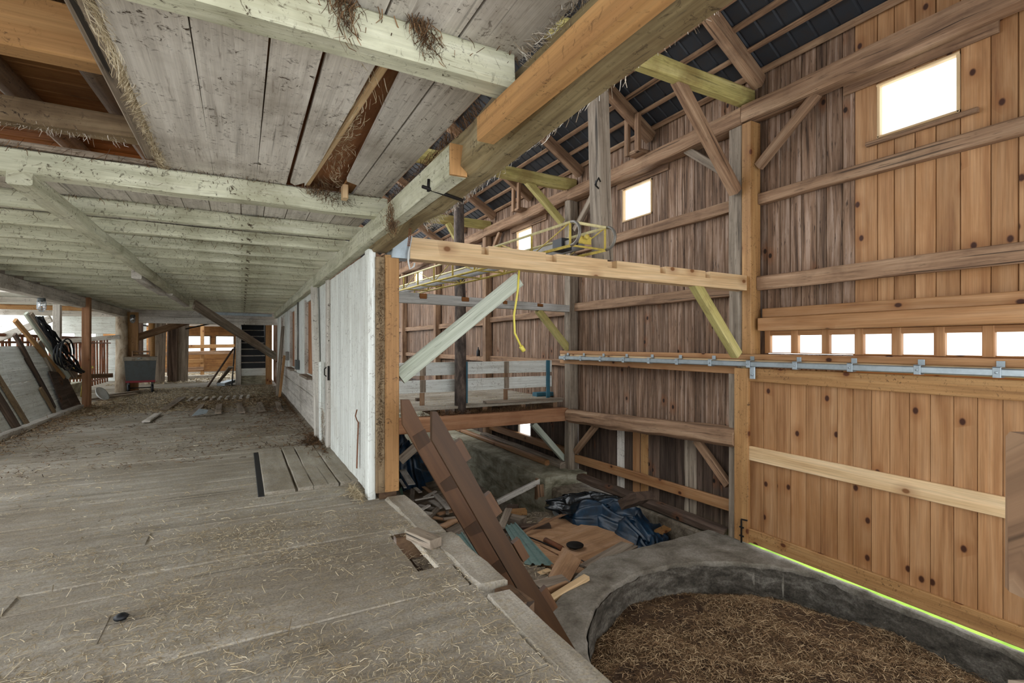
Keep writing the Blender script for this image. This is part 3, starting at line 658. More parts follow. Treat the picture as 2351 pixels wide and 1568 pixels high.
b.lathe(c, [(.05, 0), (.055, .02), (.055, .16), (.03, .2), (.018, .22), (.018, .27), (.001, .275)], 12); T(b, 'bottle', 'black', 'small dark bottle standing on the lower girt behind the log post', 'bottle')
strands('deck_straw', along((3.0, 9.0, .08), (5.6, 8.98, .06), 1800, (.1, .06, .02), 5), .05, .2, .0025, 'darkstraw', False, label='tangled dark hay spilling over the front of the hay deck', cat='hay', seed=6, tilt=.6, hang=.35)
strands('deck_litter', np.stack([np.random.default_rng(8).uniform(1.3, 6.1, 1600), np.random.default_rng(9).uniform(9.05, 12.5, 1600), np.full(1600, .203)], 1), .03, .1, .003, 'straw', True, label='thin straw litter scattered over the hay deck planks', cat='straw', seed=10, tilt=.06)

# ------------------------------------------------------------------ tie beams across the bay
def notched(name, mat, x0, x1, y0, y1, zl0, zl1, zr0, zr1, ns, nd, label):
    zt = lambda x: zl1 + (zr1 - zl1) * (x - x0) / (x1 - x0)
    pts = [(x0, zl0), (x1, zr0), (x1, zr1)]
    for a, b in sorted(ns, reverse=True): pts += [(b, zt(b)), (b, zt(b) - nd), (a, zt(a) - nd), (a, zt(a))]
    pts.append((x0, zl1)); yd = y0 + (y1 - y0) * .55
    m = MB(); m.poly([V((x, y0, z)) for x, z in pts], (0, yd - y0, 0), (1, 0, 0))
    m.poly([V((x0, yd, zl0)), V((x1, yd, zr0)), V((x1, yd, zr1)), V((x0, yd, zl1))], (0, y1 - yd, 0), (1, 0, 0))
    return T(m, name, mat, label, 'beam', 'tie beams across the bay')
M['silver'] = wood('silvery_timber', '9b9993', 'bfbeb9', 'd6d6d2', sx=.6, sy=10, isl=.1, streak=.3, stain=.35, staincol='6e665c', checks=.4)
notched('tie_beam', 'pineb', 1.36, 6.16, 4.50, 4.66, 2.205, 2.405, 2.155, 2.36, [(2.1, 2.18), (2.86, 3.0), (3.70, 3.84), (4.52, 4.62), (5.33, 5.42)], .09, 'pale new tie beam with notches spanning the bay in front')
notched('tie_beam', 'silver', 1.2, 6.2, 8.76, 8.92, 2.18, 2.39, 2.10, 2.24, [(2.84, 2.99), (3.67, 3.83), (4.56, 4.66), (5.36, 5.5)], .08, 'silvery old tie beam with notches in front of the log post')
for x, w_, lab in [(2.915, .13, 'left stub'), (3.75, .14, 'stub over the log post'), (4.61, .085, 'third stub'), (5.43, .13, 'right stub')]:
    T(MB().bx(x - w_ / 2, x + w_ / 2, 8.75, 8.84, 2.24 - (x - 2.9) * .02, 2.335 - (x - 2.9) * .035), 'joist_stub', 'cleat', 'sawn orange joist end in the silvery tie beam, ' + lab, 'block', 'joist ends in the silvery tie beam')
T(MB().beam((3.775, 4.68, 2.395), (3.70, 4.70, 4.82), .17, .22, up=(0, 1, 0), seg=6, jit=.006, ch=.015), 'hanging_post', 'grey', 'square weathered post standing on the notched pale tie beam', 'post')
m = MB(); m.lathe((3.69, 4.66, 3.30), [(.03, -.05), (.04, -.02), (.04, .02), (.03, .05)], 8, (0, 0, 1)); 
m.tube([(3.68, 4.6, 3.3), (3.62, 4.56, 3.33), (3.60, 4.6, 3.26), (3.68, 4.62, 3.22)], .01); T(m, 'wire_tie', 'iron', 'black wire twisted round the weathered post', 'wire')
m = MB(); m.bx(1.20, 1.37, 4.49, 4.67, 2.20, 2.42); T(m, 'steel_bracket', 'galvm', 'galvanised bracket plate at the left end of the pale tie beam', 'bracket')
timber('loose_brace', 'palegreen', (1.30, 4.60, 1.10), (2.60, 4.63, 2.10), .05, .15, 'pale green loose board slanting up from the new post to the tie beam', 'board', None, up=(-.6, 0, .8), ch=.005)

# ------------------------------------------------------------------ yellow hay elevator on the ties
el = empty('hay_elevator', (3.2, 8, 2.42), 'long yellow tube-framed hay elevator lying across the tie beams', 'elevator')
N = V((3.33, 4.25, 2.44)); Fp = V((2.72, 13.3, 2.44)); ax = (Fp - N).normalized(); sd = ax.cross(V((0, 0, 1))).normalized(); L = (Fp - N).length
def ep(t, s, z): return N + ax * t + sd * s + V((0, 0, z))
for s, nm in ((-.25, 'side_rail'), (.25, 'side_rail')):
    lo, hi = .02, .27
    curve = [ep(.1, s, lo)] + [ep(.1 - .14 * math.sin(q), s, (lo + hi) / 2 - (hi - lo) / 2 * math.cos(q)) for q in [math.pi * k / 8 for k in range(1, 8)]] + [ep(.1, s, hi)]
    sr_ = MB().tube([ep(.1, s, lo), ep(L, s, lo)], .016, 8).build('side_rail', 'yellow', el)
    MB().tube(curve, .017, 8).build('end_loop', 'tubegrey', sr_, 'scuffed bent end tube')
    MB().tube([ep(.1, s, hi), ep(L * .97, s, hi)], .016, 8).build('side_rail', 'paleyellow', el, 'faded upper side tube')
    m = MB()
    for k in range(13): m.beam(ep(.12 + k * .72, s, lo), ep(.12 + k * .72, s, hi), .03, .012)
    for k in range(0, 12): m.tube([ep(.12 + k * .72, s, lo if k % 2 else hi), ep(.12 + (k + 1) * .72, s, hi if k % 2 else lo)], .007, 6)
    m.build('side_lattice', 'yellow', el)
for k in range(13): MB().beam(ep(.14 + k * .72, -.25, .03), ep(.14 + k * .72, .25, .03), .03, .02).build('cross_bar', 'yellow', el)
MB().beam(ep(.1, -.25, .27), ep(.1, .25, .27), .03, .03).build('end_bar', 'paleyellow', el)
m = MB()
for s in (-.1, .1): m.beam(ep(.3, s, .09), ep(L, s, .09), .012, .09)
m.build('trough', 'tubegrey', el)
m = MB(); t = .3
while t < L - .1: m.beam(ep(t, 0, .10), ep(t + .06, 0, .10), .03, .03); t += .09
m.build('chain', 'iron', el, 'dark drive chain')
m = MB(); m.beam(ep(.5, -.06, .04), ep(.5, -.06, .17), .14, .2); m.build('motor_housing', 'black', el, 'dark motor box')
m = MB(); m.beam(ep(.3, .02, .15), ep(.3, .2, .15), .015, .09); m.lathe(ep(.23, .08, .17), [(.03, -.01), (.03, .012)], 12, ax); m.build('bearing_plate', 'yellow', el)

m = MB(); pts = [V((2.589, 4.600, 2.225)), V((2.573, 4.600, 1.988)), V((2.525, 4.600, 1.709)), V((2.536, 4.600, 1.525)), V((2.610, 4.600, 1.387))]
m.tube(pts, .012, 8); c = empty('power_cable', pts[0], 'yellow cord with a plug hanging from the pale tie beam', 'cord'); m.build('cable', 'cord', c)
MB().tube([pts[-1], V((2.647, 4.600, 1.336))], .024, 10).build('plug', 'cord', c)
m = MB(); m.tube([(1.379, 4.480, 2.409), (1.344, 4.460, 2.250), (1.340, 4.460, 2.170), (1.356, 4.460, 2.099), (1.393, 4.460, 2.126), (1.402, 4.460, 2.159)], .009, 6); T(m, 'hanging_rope', 'whitecord', 'pale cord with a hook hanging at the left end of the tie beam', 'cord')
m = MB(); q0 = V((1.113, 3.650, 2.282)); q1 = V((1.100, 3.650, 2.143))
for k in range(9):
    a = q0.lerp(q1, k / 9); b = q0.lerp(q1, (k + .8) / 9); m.tube([a + V((.006, 0, 0)), b + V((.006, 0, 0))], .004, 5); m.tube([a - V((.006, 0, 0)), b - V((.006, 0, 0))], .004, 5)
T(m, 'chain', 'rust', 'short rusty chain hanging under the old beam beside the pale cord', 'chain')

# ------------------------------------------------------------------ aisle floor
fl = empty('floor', (-2, 10, 0), 'dusty plank floor of the low aisle covered in straw litter', 'floor', kind='structure')
m = MB(); y = -1.6; k = 0
HOLE = (.96, 1.10, 3.27, 3.56)
while y < 31:
    w_ = R.choice([.24, .28, .30, .26]); y1 = y + w_
    xs = [-12, -7.4 + (k % 3) * 1.2, -2.6 + (k * 7 % 5) * .5, 1.20 + R.uniform(-.03, .02) if y < 4.6 else 1.06]
    for a, b in zip(xs, xs[1:]):
        dz = R.uniform(-.006, .004)
        segs = [(a, b, y, y1)]
        if b > 1.0 and a < .9 and y < HOLE[3] and y1 > HOLE[2] and y < 4.6:
            segs = [(a, HOLE[0], y, y1), (HOLE[1], b, y, y1)]
        for q in segs: m.bx(q[0], q[1], q[2], q[3] - .004, -.05 + dz, dz, ch=.006, seg=5, jit=.002)
    y = y1; k += 1
m.build('floor_planks', 'floor', fl)
T(MB().bx(.80, 1.2, 3.15, 3.66, -.32, -.28), 'under_floor_board', 'darkold', 'dark board down in the small floor hole', 'board')
timber('floor_sill', 'floor', (1.275, -1.5, -.095), (1.275, 2.50, -.085), .17, .19, 'cracked weathered sill timber along the floor edge nearest the camera', 'beam', 'sill timbers at the floor edge', seg=10, jit=.005, ch=.02)
timber('floor_sill', 'floor', (1.30, 2.62, -.07), (1.30, 3.50, -.08), .20, .17, 'weathered sill timber with rotten end between the stair and the floor hole', 'beam', 'sill timbers at the floor edge', seg=6, jit=.006, ch=.02)
timber('floor_sill', 'floor', (1.26, 3.56, -.07), (1.24, 4.50, -.06), .20, .16, 'weathered sill timber with black rotten end next to the new post', 'beam', 'sill timbers at the floor edge', seg=6, jit=.006, ch=.02)
T(MB().bx(1.30, 1.42, 2.36, 2.60, -.20, -.01, jit=.01, seg=2), 'sill_block', 'endgrain', 'short rotten timber end poking out beside the brown stair', 'block')
T(MB().bx(1.0, 1.26, 3.62, 3.7, -.2, -.02), 'sill_block', 'endgrain', 'dark joist end under the floor edge near the new post', 'block')
b = MB(); b.beam((1.085, 3.52, .035), (1.175, 3.26, .035), .10, .065, ch=.004); T(b, 'wood_offcut', 'grey', 'pale sawn wood offcut lying beside the small floor hole', 'block')
# loose trap planks
for a, b_, lab, dx in [(.185, .445, 'left loose plank of the floor hatch, beside the black slot strip', .0), (.46, .60, 'narrow loose hatch plank with the wavy edge', .01), (.615, .845, 'third loose hatch plank from the left', -.005), (.855, 1.045, 'loose hatch plank closest to the white door', .0)]:
    timber('hatch_plank', 'floor', ((a + b_) / 2 + dx, 5.14, .018), ((a + b_) / 2, 7.2, .018), b_ - a, .04, lab, 'plank', 'loose planks of the floor hatch', seg=6, jit=.006 if b_ - a < .2 else .003, ch=.006)
MBs = MB(); MBs.bx(.13, .185, 5.12, 7.2, .0005, .012); T(MBs, 'slot_shade_strip', 'black', 'black strip painted as the shade of a slot left of the floor hatch', 'slot')  # solid black strip laid on the planks as the shade of a slot
# litter
g = np.random.default_rng(11)
def litter(name, n, xr, yr, L0, L1, w_, mat, lab, seed, dens=None, z=.004):
    g = np.random.default_rng(seed); x = g.uniform(*xr, n); y = g.uniform(*yr, n)
    if dens is not None: kp = g.uniform(0, 1, n) < dens(x, y); x = x[kp]; y = y[kp]
    kp = ~((x > HOLE[0]) & (x < HOLE[1]) & (y > HOLE[2]) & (y < HOLE[3])) & ~((x > .1) & (x < 1.06) & (y > 5.05) & (y < 7.25)); x = x[kp]; y = y[kp]
    return strands(name, np.stack([x, y, np.full(len(x), z)], 1), L0, L1, w_, mat, True, label=lab, cat='straw', seed=seed, tilt=.10)
cl = lambda x, y: np.clip(.42 + .45 * np.sin(x * 2.7 + y * 1.1) * np.cos(y * 2.3 - x) + .25 * np.sin(x * 7 + y * 5), .05, 1)
litter('straw_litter', 42000, (-1.7, 1.2), (.9, 4.4), .015, .065, .0014, 'straw', 'pale straw litter scattered over the near floor planks', 12, cl)
litter('long_straws', 900, (-1.6, 1.15), (1.0, 4.4), .06, .18, .0016, 'straw', 'longer loose straws on the near floor', 13)
litter('straw_litter', 9000, (-3.0, 1.02), (4.4, 9.5), .02, .09, .0026, 'straw', 'straw litter over the middle of the aisle floor', 14, lambda x, y: np.clip(.25 + .5 * np.sin(x * 1.7 + 2) * np.cos(y * 1.4), .05, 1))
litter('dark_litter', 6000, (-3.0, 1.02), (7, 13), .03, .12, .004, 'darkstraw', 'dark trampled hay across the aisle floor', 15, cl)
litter('straw_litter', 15000, (-3.1, .9), (12.5, 19.2), .04, .14, .007, 'straw', 'straw litter on the far aisle floor, thickened to lighten the dim planks', 16)  # pale straw laid extra dense and wide to brighten the dim floor
for (cx, cy, sx, sy, n, mat, lab, sd_) in [(-.62, 1.80, .22, .12, 700, 'hay', 'clump of yellow hay on the near floor', 21), (1.0, 4.75, .07, .12, 500, 'straw', 'tuft of hay at the foot of the white door', 22), (.93, 7.4, .10, .45, 900, 'darkstraw', 'dark hay heaped along the foot of the white door', 23),
                                    (-3.0, 12.0, .35, 2.2, 3500, 'hay', 'hay swept along the foot of the leaning partition', 24), (.7, 12.5, .3, 2.5, 2500, 'darkstraw', 'dark hay along the foot of the whitewashed wall', 25), (-.6, 13.6, .9, .8, 2200, 'hay', 'hay around the broken floor boards', 26)]:
    q = np.random.default_rng(sd_); pts = np.stack([q.normal(cx, sx, n), q.normal(cy, sy, n), np.abs(q.normal(0, .02, n)) + .005], 1)
    pts[:, 0] = np.minimum(pts[:, 0], .93)
    if cy > 12 and cx > 0: pts[:, 1] = np.clip(pts[:, 1], 7.5, 18.2)
    strands('hay_clump', pts, .05, .2, .0022 if cy < 6 else .004, mat, True, label=lab, cat='hay', seed=sd_, tilt=.45)
m = MB(); m.lathe((-0.544, 3.189, 0.012), [(.001, -.012), (.028, -.008), (.034, .004), (.02, .016), (.001, .02)], 9); T(m, 'black_clod', 'black', 'small black clod on the near floor', 'clod')
# debris on the far aisle floor
for p, q, w_, mat, lab in [((-1.502, 10.877, 0.030), (-1.466, 11.990, 0.030), .12, 'white', 'pale board scrap on the aisle floor left of the metal scrap'), ((-1.435, 12.719, 0.030), (-1.347, 15.198, 0.050), .16, 'grey', 'weathered board lying on the aisle floor behind the pale scrap'),
                           ((-0.742, 20.157, 0.040), (-0.220, 12.847, 0.900), .10, 'grey', 'thin board leaning beside the dark stairwell')]:
    timber('loose_board', mat, p, q, w_, .03, lab, 'board')
m = MB(); c = V((-0.733, 11.385, 0.030)); m.poly([c + V((-.12, -.1, 0)), c + V((.12, -.06, .03)), c + V((.14, .12, .07)), c + V((-.02, .16, .1))], (.01, 0, .01)); T(m, 'metal_scrap', 'galvm', 'crumpled pale sheet scrap on the aisle floor', 'scrap')
for k, (a, b) in enumerate([((-.85, 11.6, .03), (-.8, 13.2, .03)), ((-.42, 11.5, .03), (-.45, 13.1, .03)), ((.0, 11.4, .03), (-.06, 13.2, .03)), ((.38, 11.4, .03), (.36, 13.1, .03)), ((.72, 11.3, .03), (.74, 13.0, .03))]):
    timber('gutter_board', 'grey', a, b, .12, .035, ORD[k] + ' worn board of the broken floor patch in the aisle, from the left', 'board', 'worn boards in the aisle floor', seg=3, jit=.006)
for k in range(9):
    x = -1.15 + k * .16; timber('floor_strip', 'white', (x, 14.4, .03), (x + .03, 15.2, .03), .07, .03, ORD[k] + ' pale slat in the row across the aisle floor, from the left', 'slat', 'pale slats across the aisle floor')

# ------------------------------------------------------------------ low ceiling
ZB = 2.585
ce = empty('ceiling', (-1, 8, ZB), 'whitewashed board ceiling of the low aisle', 'ceiling', kind='structure')
m = MB()
def cboard(q, mb=None, th=.028):
    (mb or m).poly([V((x, y, ZB)) for x, y in q], (0, 0, th), (0, 1, 0))
for a, b in [(-.44, -.172), (-.165, .09), (.10, .285), ]: cboard([(a, 1.8), (a - .01, 4.15), (b, 4.15), (b, 1.8)])
cboard([(.30, 1.8), (.31, 3.95), (.345, 4.0), (.40, 3.9), (.41, 4.0), (.44, 3.6), (.505, 1.8)])
cboard([(.595, 1.8), (.665, 3.72), (.755, 3.78), (.755, 1.8)]); cboard([(.765, 1.8), (.765, 4.15), (.985, 4.15), (.985, 1.8)])
for a, b in [(-2.9, -2.5), (-2.49, -2.1), (-2.09, -1.7), (-1.69, -1.25), (-1.24, -.8), (-.79, -.30), (-.29, .09), (.10, .445), (.455, .725), (.735, 1.01)]: cboard([(a, -.3), (a, 1.8), (b, 1.8), (b, -.3)])
for a, b in [(-2.9, -2.5), (-2.49, -2.05)]: cboard([(a, 1.8), (a, 4.1), (b, 4.1), (b, 1.8)])
x = -3.2
while x < 1.0:
    w_ = R.uniform(.17, .24); e = min(x + w_, 1.03); a0 = 4.1; 
    for yb in (R.uniform(8, 11), R.uniform(13, 16), 19.2):
        cboard([(x, a0), (x, yb), (e - .006, yb), (e - .006, a0)]); a0 = yb + .003
    x = e
m.build('ceiling_boards', 'white', ce)
m = MB(); m.bx(-.43, .29, 1.8, 4.2, ZB + .034, ZB + .05); m.bx(.68, .99, 1.8, 4.2, ZB + .034, ZB + .05); m.bx(-2.9, 1.0, -.3, 1.8, ZB + .034, ZB + .05); m.bx(-3.3, 1.0, 4.2, 19.2, ZB + .032, ZB + .05); m.build('upper_boards', 'loft', ce)
def joist(y, w_, h, x0, x1, z, lab, mat='greenwhite', **k):
    timber('ceiling_joist', mat, (x0, y, z + h / 2), (x1, y, z + h / 2), w_, h, lab, 'joist', 'whitewashed ceiling joists', seg=9, jit=.005, ch=.012, **k)
joist(1.82, .125, .135, -3.2, .97, 2.448, 'heavy whitewashed joist nearest overhead, butting on the new orange beam')
joist(4.06, .13, .15, -3.2, 1.03, 2.43, 'heavy whitewashed joist behind the open ceiling hatch')
js = [5.13 + .74 * k for k in range(19)]
for k, y in enumerate(js):
    joist(y, .09, .125, -3.15, 1.06 if y > 4.6 else 1.03, 2.455 + R.uniform(-.008, .004), ORD[k] + ' joist behind the heavy hatch joist, counted away from us')
T(MB().beam((-3.1, 4.02, 2.60), (-.45, 4.02, 2.60), .06, .035, seg=6, jit=.006), 'hatch_batten', 'grey', 'dusty weathered batten along the far edge of the big ceiling hatch', 'batten')
timber('centre_beam', 'greenwhite', (-1.165, 4.0, 2.405), (-1.165, 14.2, 2.40), .12, .10, 'long whitewashed beam running under the ceiling joists down the aisle', 'beam', None, seg=20, jit=.006, ch=.015)
for a, b, x, lab in [(8.6, 11.4, -1.30, 'nearer whitewashed splice timber beside the long beam'), (11.2, 14.6, -1.20, 'farther splice timber under the long beam')]:
    timber('splice_timber', 'white', (x, a, 2.388), (x, b, 2.388), .12, .13, lab, 'beam', None, seg=5, jit=.006)
timber('fallen_board', 'grey', (-1.0, 14.0, 2.36), (.93, 17.3, 1.02), .05, .24, 'long grey board hanging down slantwise from the ceiling to the white wall', 'board', None, up=(0, 0, 1), seg=4, jit=.004)
# main beams on the wall line
timber('main_beam', 'mouldy', (1.105, -1.4, 2.555), (1.115, 4.60, 2.375), .20, .25, 'heavy weathered old main beam between aisle and open bay', 'beam', None, seg=16, jit=.013, ch=.035)
T(MB().beam((.96, -1.4, 2.366), (.96, 2.01, 2.366), .087, .109, ch=.004), 'new_beam', 'orange', 'new orange pine beam hung along the old main beam overhead', 'beam')
mb = empty('wall_head_beam', (1.0, 8, 2.29), 'whitewashed head beam along the white wall with a sawn brown end', 'beam')
MB().beam((1.0, 2.44, 2.375), (1.0, 18.6, 2.36), .10, .165, seg=22, jit=.005, ch=.01).build('timber', 'greenwhite', mb)
MB().bx(.952, 1.048, 2.42, 2.44, 2.294, 2.456, ch=.003).build('cut_end', 'orange', mb, 'raw brown sawn end')
m = MB(); m.tube([(.90, 2.72, 2.305), (1.18, 2.80, 2.285)], .010, 6); m.tube([(.945, 2.74, 2.36), (.945, 2.75, 2.29)], .009, 6); T(m, 'iron_spike', 'iron', 'rusty iron spike with a hanging tuft under the white head beam', 'spike')
T(MB().beam((1.02, -.5, 2.52), (1.02, 1.2, 2.52), .07, .10), 'joist_end', 'pineb', 'pale yellow timber showing behind the new orange beam', 'beam')
# loft seen through the openings
lf = empty('ceiling_loft', (-1.5, 2.5, 3.3), 'orange board deck of the loft seen through the ceiling hatch', 'loft', kind='structure')
m = MB(); y = .6
while y < 6.2: m.bx(-5, .1, y, y + .19, 3.22, 3.245, jit=.003, seg=3); y += .196
m.build('loft_boards', 'loft', lf)
T(MB().bx(-4.5, .06, 2.98, 3.12, 2.73, 2.97, seg=5, jit=.005), 'loft_beam', 'orange', 'broad orange plank beam above the ceiling hatch', 'beam')
T(MB().bx(-4.5, .06, 3.80, 3.92, 2.68, 2.82, seg=8, jit=.01), 'loft_beam', 'dirtywood', 'dusty hewn beam hung with straw above the hatch', 'beam')
for x, lab in [(-1.42, 'left round pole under the loft boards above the hatch'), (-.86, 'middle round pole under the loft boards above the hatch'), (-.40, 'right round pole under the loft boards above the hatch')]:
    T(MB().tube([(x - .15, .8, 3.147), (x - .02, 3, 3.147), (x + .15, 6.2, 3.147)], .075, 10), 'loft_pole', 'dirtywood', lab, 'pole', 'round poles under the loft boards')
T(MB().bx(.25, .78, 1.75, 4.3, 2.665, 2.68), 'loft_board', 'rustboard', 'rusty orange board seen through the gap of the missing ceiling board', 'board')
T(MB().bx(.0, 1.1, -.3, 1.75, 2.7, 2.715), 'loft_board', 'darkold', 'dark board above the ceiling beside the orange beam', 'board')
timber('gap_lath', 'pineb', (.555, 1.95, 2.62), (.43, 4.0, 2.61), .035, .03, 'pale lath lying across the gap of the missing ceiling board', 'lath')  # lath in plain pale pine
T(MB().bx(.66, .70, 3.84, 3.93, 2.50, 2.60), 'gap_block', 'pineb', 'small pale wooden block at the end of the ceiling gap', 'block')
timber('hatch_plank_edge', 'grey', (-.50, 1.9, 2.635), (-.50, 4.0, 2.635), .11, .025, 'grey upper plank along the right side of the ceiling hatch', 'plank')
for p0, p1, n, sp, mat, lab, sd_, hg in [
    ((-.455, 2.1, 2.61), (-.455, 4.0, 2.60), 2600, (.012, .01, .014), 'straw', 'thick fringe of hay hanging along the ceiling hatch edge', 31, .9),
    ((1.02, .7, 2.60), (1.0, 1.75, 2.59), 900, (.02, .02, .02), 'web', 'cobwebbed straw stuck between ceiling and orange beam', 32, .6),
    ((1.03, 2.2, 2.57), (1.03, 4.6, 2.55), 900, (.015, .02, .015), 'darkstraw', 'straw caught along the top of the white head beam', 33, .4),
    ((1.205, 1.0, 2.425), (1.215, 3.6, 2.29), 900, (.008, .03, .014), 'web', 'pale cobwebs hanging from the lower edge of the old main beam', 34, 1.1),
    ((.95, 3.5, 2.34), (.96, 3.62, 2.28), 420, (.02, .03, .05), 'darkstraw', 'clump of old straw hanging under the white head beam', 35, 1.2),
    ((.42, 2.0, 2.62), (.62, 4.0, 2.62), 500, (.05, .05, .015), 'straw', 'loose straws hanging in the gap of the missing ceiling board', 36, .6),
    ((-3, 4.0, 2.6), (1, 4.0, 2.58), 900, (.05, .03, .01), 'darkstraw', 'dusty straw along the top of the hatch joist', 37, .6),
    ((.45, 4.0, 2.57), (.7, 3.98, 2.52), 500, (.05, .015, .03), 'darkstraw', 'dark straw on the joist face under the ceiling gap', 38, .6),
    ((-3, 3.86, 2.68), (-.4, 3.86, 2.67), 500, (.05, .03, .01), 'web', 'straw hanging from the dusty loft beam', 39, 1.2),
    ((.55, 1.74, 2.585), (.62, 1.75, 2.50), 260, (.02, .01, .03), 'darkstraw', 'straw wad hanging down the face of the nearest joist', 40, 1.3),
    ((.28, 1.74, 2.585), (.32, 1.74, 2.5), 220, (.02, .01, .04), 'darkstraw', 'second straw wad on the nearest joist further left', 41, 1.3)]:
    strands('hanging_straw', along(p0, p1, n, sp, sd_), .03, .12, .0014, mat, False, label=lab, cat='straw', seed=sd_, tilt=.6, hang=hg)
cob = np.concatenate([along((-3, y - .06, ZB - .03), (1, y - .06, ZB - .03), 260, (.03, .01, .03), 60 + i) for i, y in enumerate([1.82, 4.06] + js[:9])])
strands('ceiling_cobwebs', cob, .02, .09, .0016, 'darkstraw', False, label='dark cobweb threads along the whitewashed joists', cat='cobweb', seed=61, tilt=.8, hang=.8)

# ------------------------------------------------------------------ post and white wall between aisle and bay
gp = empty('corner_post', (1.16, 4.6, .02), 'new boxed post at the corner of the white door, straw-stained on one half', 'post')
MB().bx(1.145, 1.275, 4.52, 4.70, .06, 2.225).build('clean_plank', 'orange', gp)
MB().bx(1.065, 1.145, 4.525, 4.70, .06, 2.20).build('stained_plank', 'dirtywood', gp, 'straw-stained half')
MB().bx(1.10, 1.26, 4.56, 4.70, -.03, .06).build('post_foot', 'endgrain', gp, 'dark rotten foot')
strands('stain_straw', along((1.105, 4.519, .3), (1.105, 4.519, 2.15), 2200, (.017, .002, .03), 44), .01, .035, .0016, 'darkstraw', False, parent=gp, seed=44, tilt=.5, hang=.2)
wa = empty('wall_aisle', (1.05, 11, 0), 'whitewashed board wall between the low aisle and the open bay', 'wall', kind='structure')
m = MB(); y = 8.35
def vb(y0, y1, z0, z1, f=1.05, b=1.085, mb=None): (mb or m).vboard('y', y0, y1, z0, z1, f + R.uniform(0, .006), b)
for a, b in [(7.25, 7.5), (7.5, 7.75), (7.75, 8.2)]: vb(a, b, .0, 2.3)
for seg0, seg1 in [(8.2, 8.75), (9.95, 11.9), (13.2, 15.3), (16.3, 18.6)]:
    n = max(1, round((seg1 - seg0) / .17))
    for i in range(n): vb(seg0 + (seg1 - seg0) * i / n, seg0 + (seg1 - seg0) * (i + 1) / n, .80, 2.32)
for seg0, seg1 in [(8.75, 9.95), (11.9, 13.2), (15.3, 16.3)]: vb(seg0, seg1, 2.18, 2.32); vb(seg0, seg1, .78, .88)
m.build('upper_boards', 'whitepaint', wa)
m = MB()
for i, z in enumerate([0, .27, .54]): m.bx(1.035, 1.085, 8.1, 18.6, z, z + .262, seg=8, jit=.004)
m.build('lower_boards', 'white', wa)
for k, (a, b, lab) in enumerate([(8.75, 9.95, 'window opening in the white wall closed with a rusty orange board'), (11.9, 13.2, 'second boarded-up opening in the white wall'), (15.3, 16.3, 'third boarded-up opening far along the white wall')]):
    w = empty('window_%d' % (10 + k), (1.08, (a + b) / 2, .86), lab, 'window', kind='structure')
    MB().bx(1.085, 1.10, a, b, .86, 2.2).build('board_pane', 'rustboard', w)
    f = MB(); f.bx(1.02, 1.09, a - .03, a + .05, .82, 2.22); f.bx(1.02, 1.09, b - .05, b + .03, .82, 2.22); f.build('window_frame', 'white', w)
    MB().bx(.93, 1.09, a, b, .82, .86).build('window_sill', 'grey', w)
dr = empty('door_2', (1.03, 5.9, .02), 'white painted plank door with latch beside the new post', 'door', kind='structure')
m = MB(); ed = [4.70, 4.92, 5.10, 5.32, 5.52, 5.72, 5.93, 6.12, 6.33, 6.52, 6.70, 6.92]
for a, b in zip(ed, ed[1:]): m.vboard('y', a, b, .03, 2.26, 1.025 + R.uniform(0, .006), 1.06, cw=.006, cd=.014)
dp = m.build('door_panel', 'whitepaint', dr); MB().bx(1.0, 1.07, 4.56, 4.70, .0, 2.27).build('door_frame', 'whitepaint', dr)
MB().beam((1.015, 7.05, .02), (1.015, 7.0, 2.26), .05, .16, seg=4, jit=.004).build('door_frame', 'white', dr)
m = MB(); m.bx(.995, 1.02, 6.93, 7.06, .93, 1.12); m.tube([(.99, 7.0, .98), (.965, 7.0, 1.0), (.965, 7.0, 1.08), (.99, 7.0, 1.10)], .008, 6); m.build('latch', 'iron', dp)
m = MB(); m.tube([(1.02, 5.06, .62), (1.0, 5.06, .66), (.985, 5.05, .70), (.99, 5.03, .74), (1.0, 5.05, .76)], .006, 6); m.beam((1.0, 5.06, .18), (1.015, 5.06, .64), .008, .035); m.build('hook', 'rust', dp, 'rusty hanging hook')
timber('leaning_post', 'white', (.985, 7.85, .0), (.985, 8.25, 2.30), .09, .13, 'white post leaning against the wall past the plank door', 'post', None, seg=4, jit=.004)
timber('leaning_board', 'whitepaint', (.975, 7.45, .0), (.985, 7.6, 1.15), .03, .12, 'short white board standing against the wall by the door latch', 'board')
strands('door_hay', along((.99, 7.2, .05), (.99, 7.35, .5), 300, (.01, .03, .05), 47), .04, .15, .002, 'web', False, label='wisp of hay hanging beside the door latch', cat='hay', seed=47, tilt=.7, hang=.8)
cd = empty('conduit', (1.02, 11.3, 1.0), 'thin grey conduit with switch boxes on the white wall', 'conduit')
MB().tube([(1.03, 11.3, 2.3), (1.03, 11.3, 1.05)], .018, 6).build('pipe', 'tubegrey', cd); MB().bx(.98, 1.045, 11.15, 11.42, .88, 1.08).build('switch_box', 'cartgrey', cd)
T(MB().bx(.98, 1.045, 13.7, 14.0, 1.0, 1.22), 'switch_box', 'tubegrey', 'grey switch box farther along the white wall', 'box')
for k, (y, lean, lab) in enumerate([(14.6, .3, 'nearest'), (15.0, .45, 'middle'), (15.25, .2, 'farthest')]):
    timber('leaning_lath', 'grey', (.84, y, 0), (1.0, y + lean, 1.9), .05, .07, lab + ' of the thin boards leaning on the far white wall', 'board', 'thin boards leaning on the white wall')
timber('leaning_lath', 'orange', (.86, 14.3, 0), (.99, 14.5, 1.1), .06, .12, 'short orange board leaning on the far white wall', 'board')

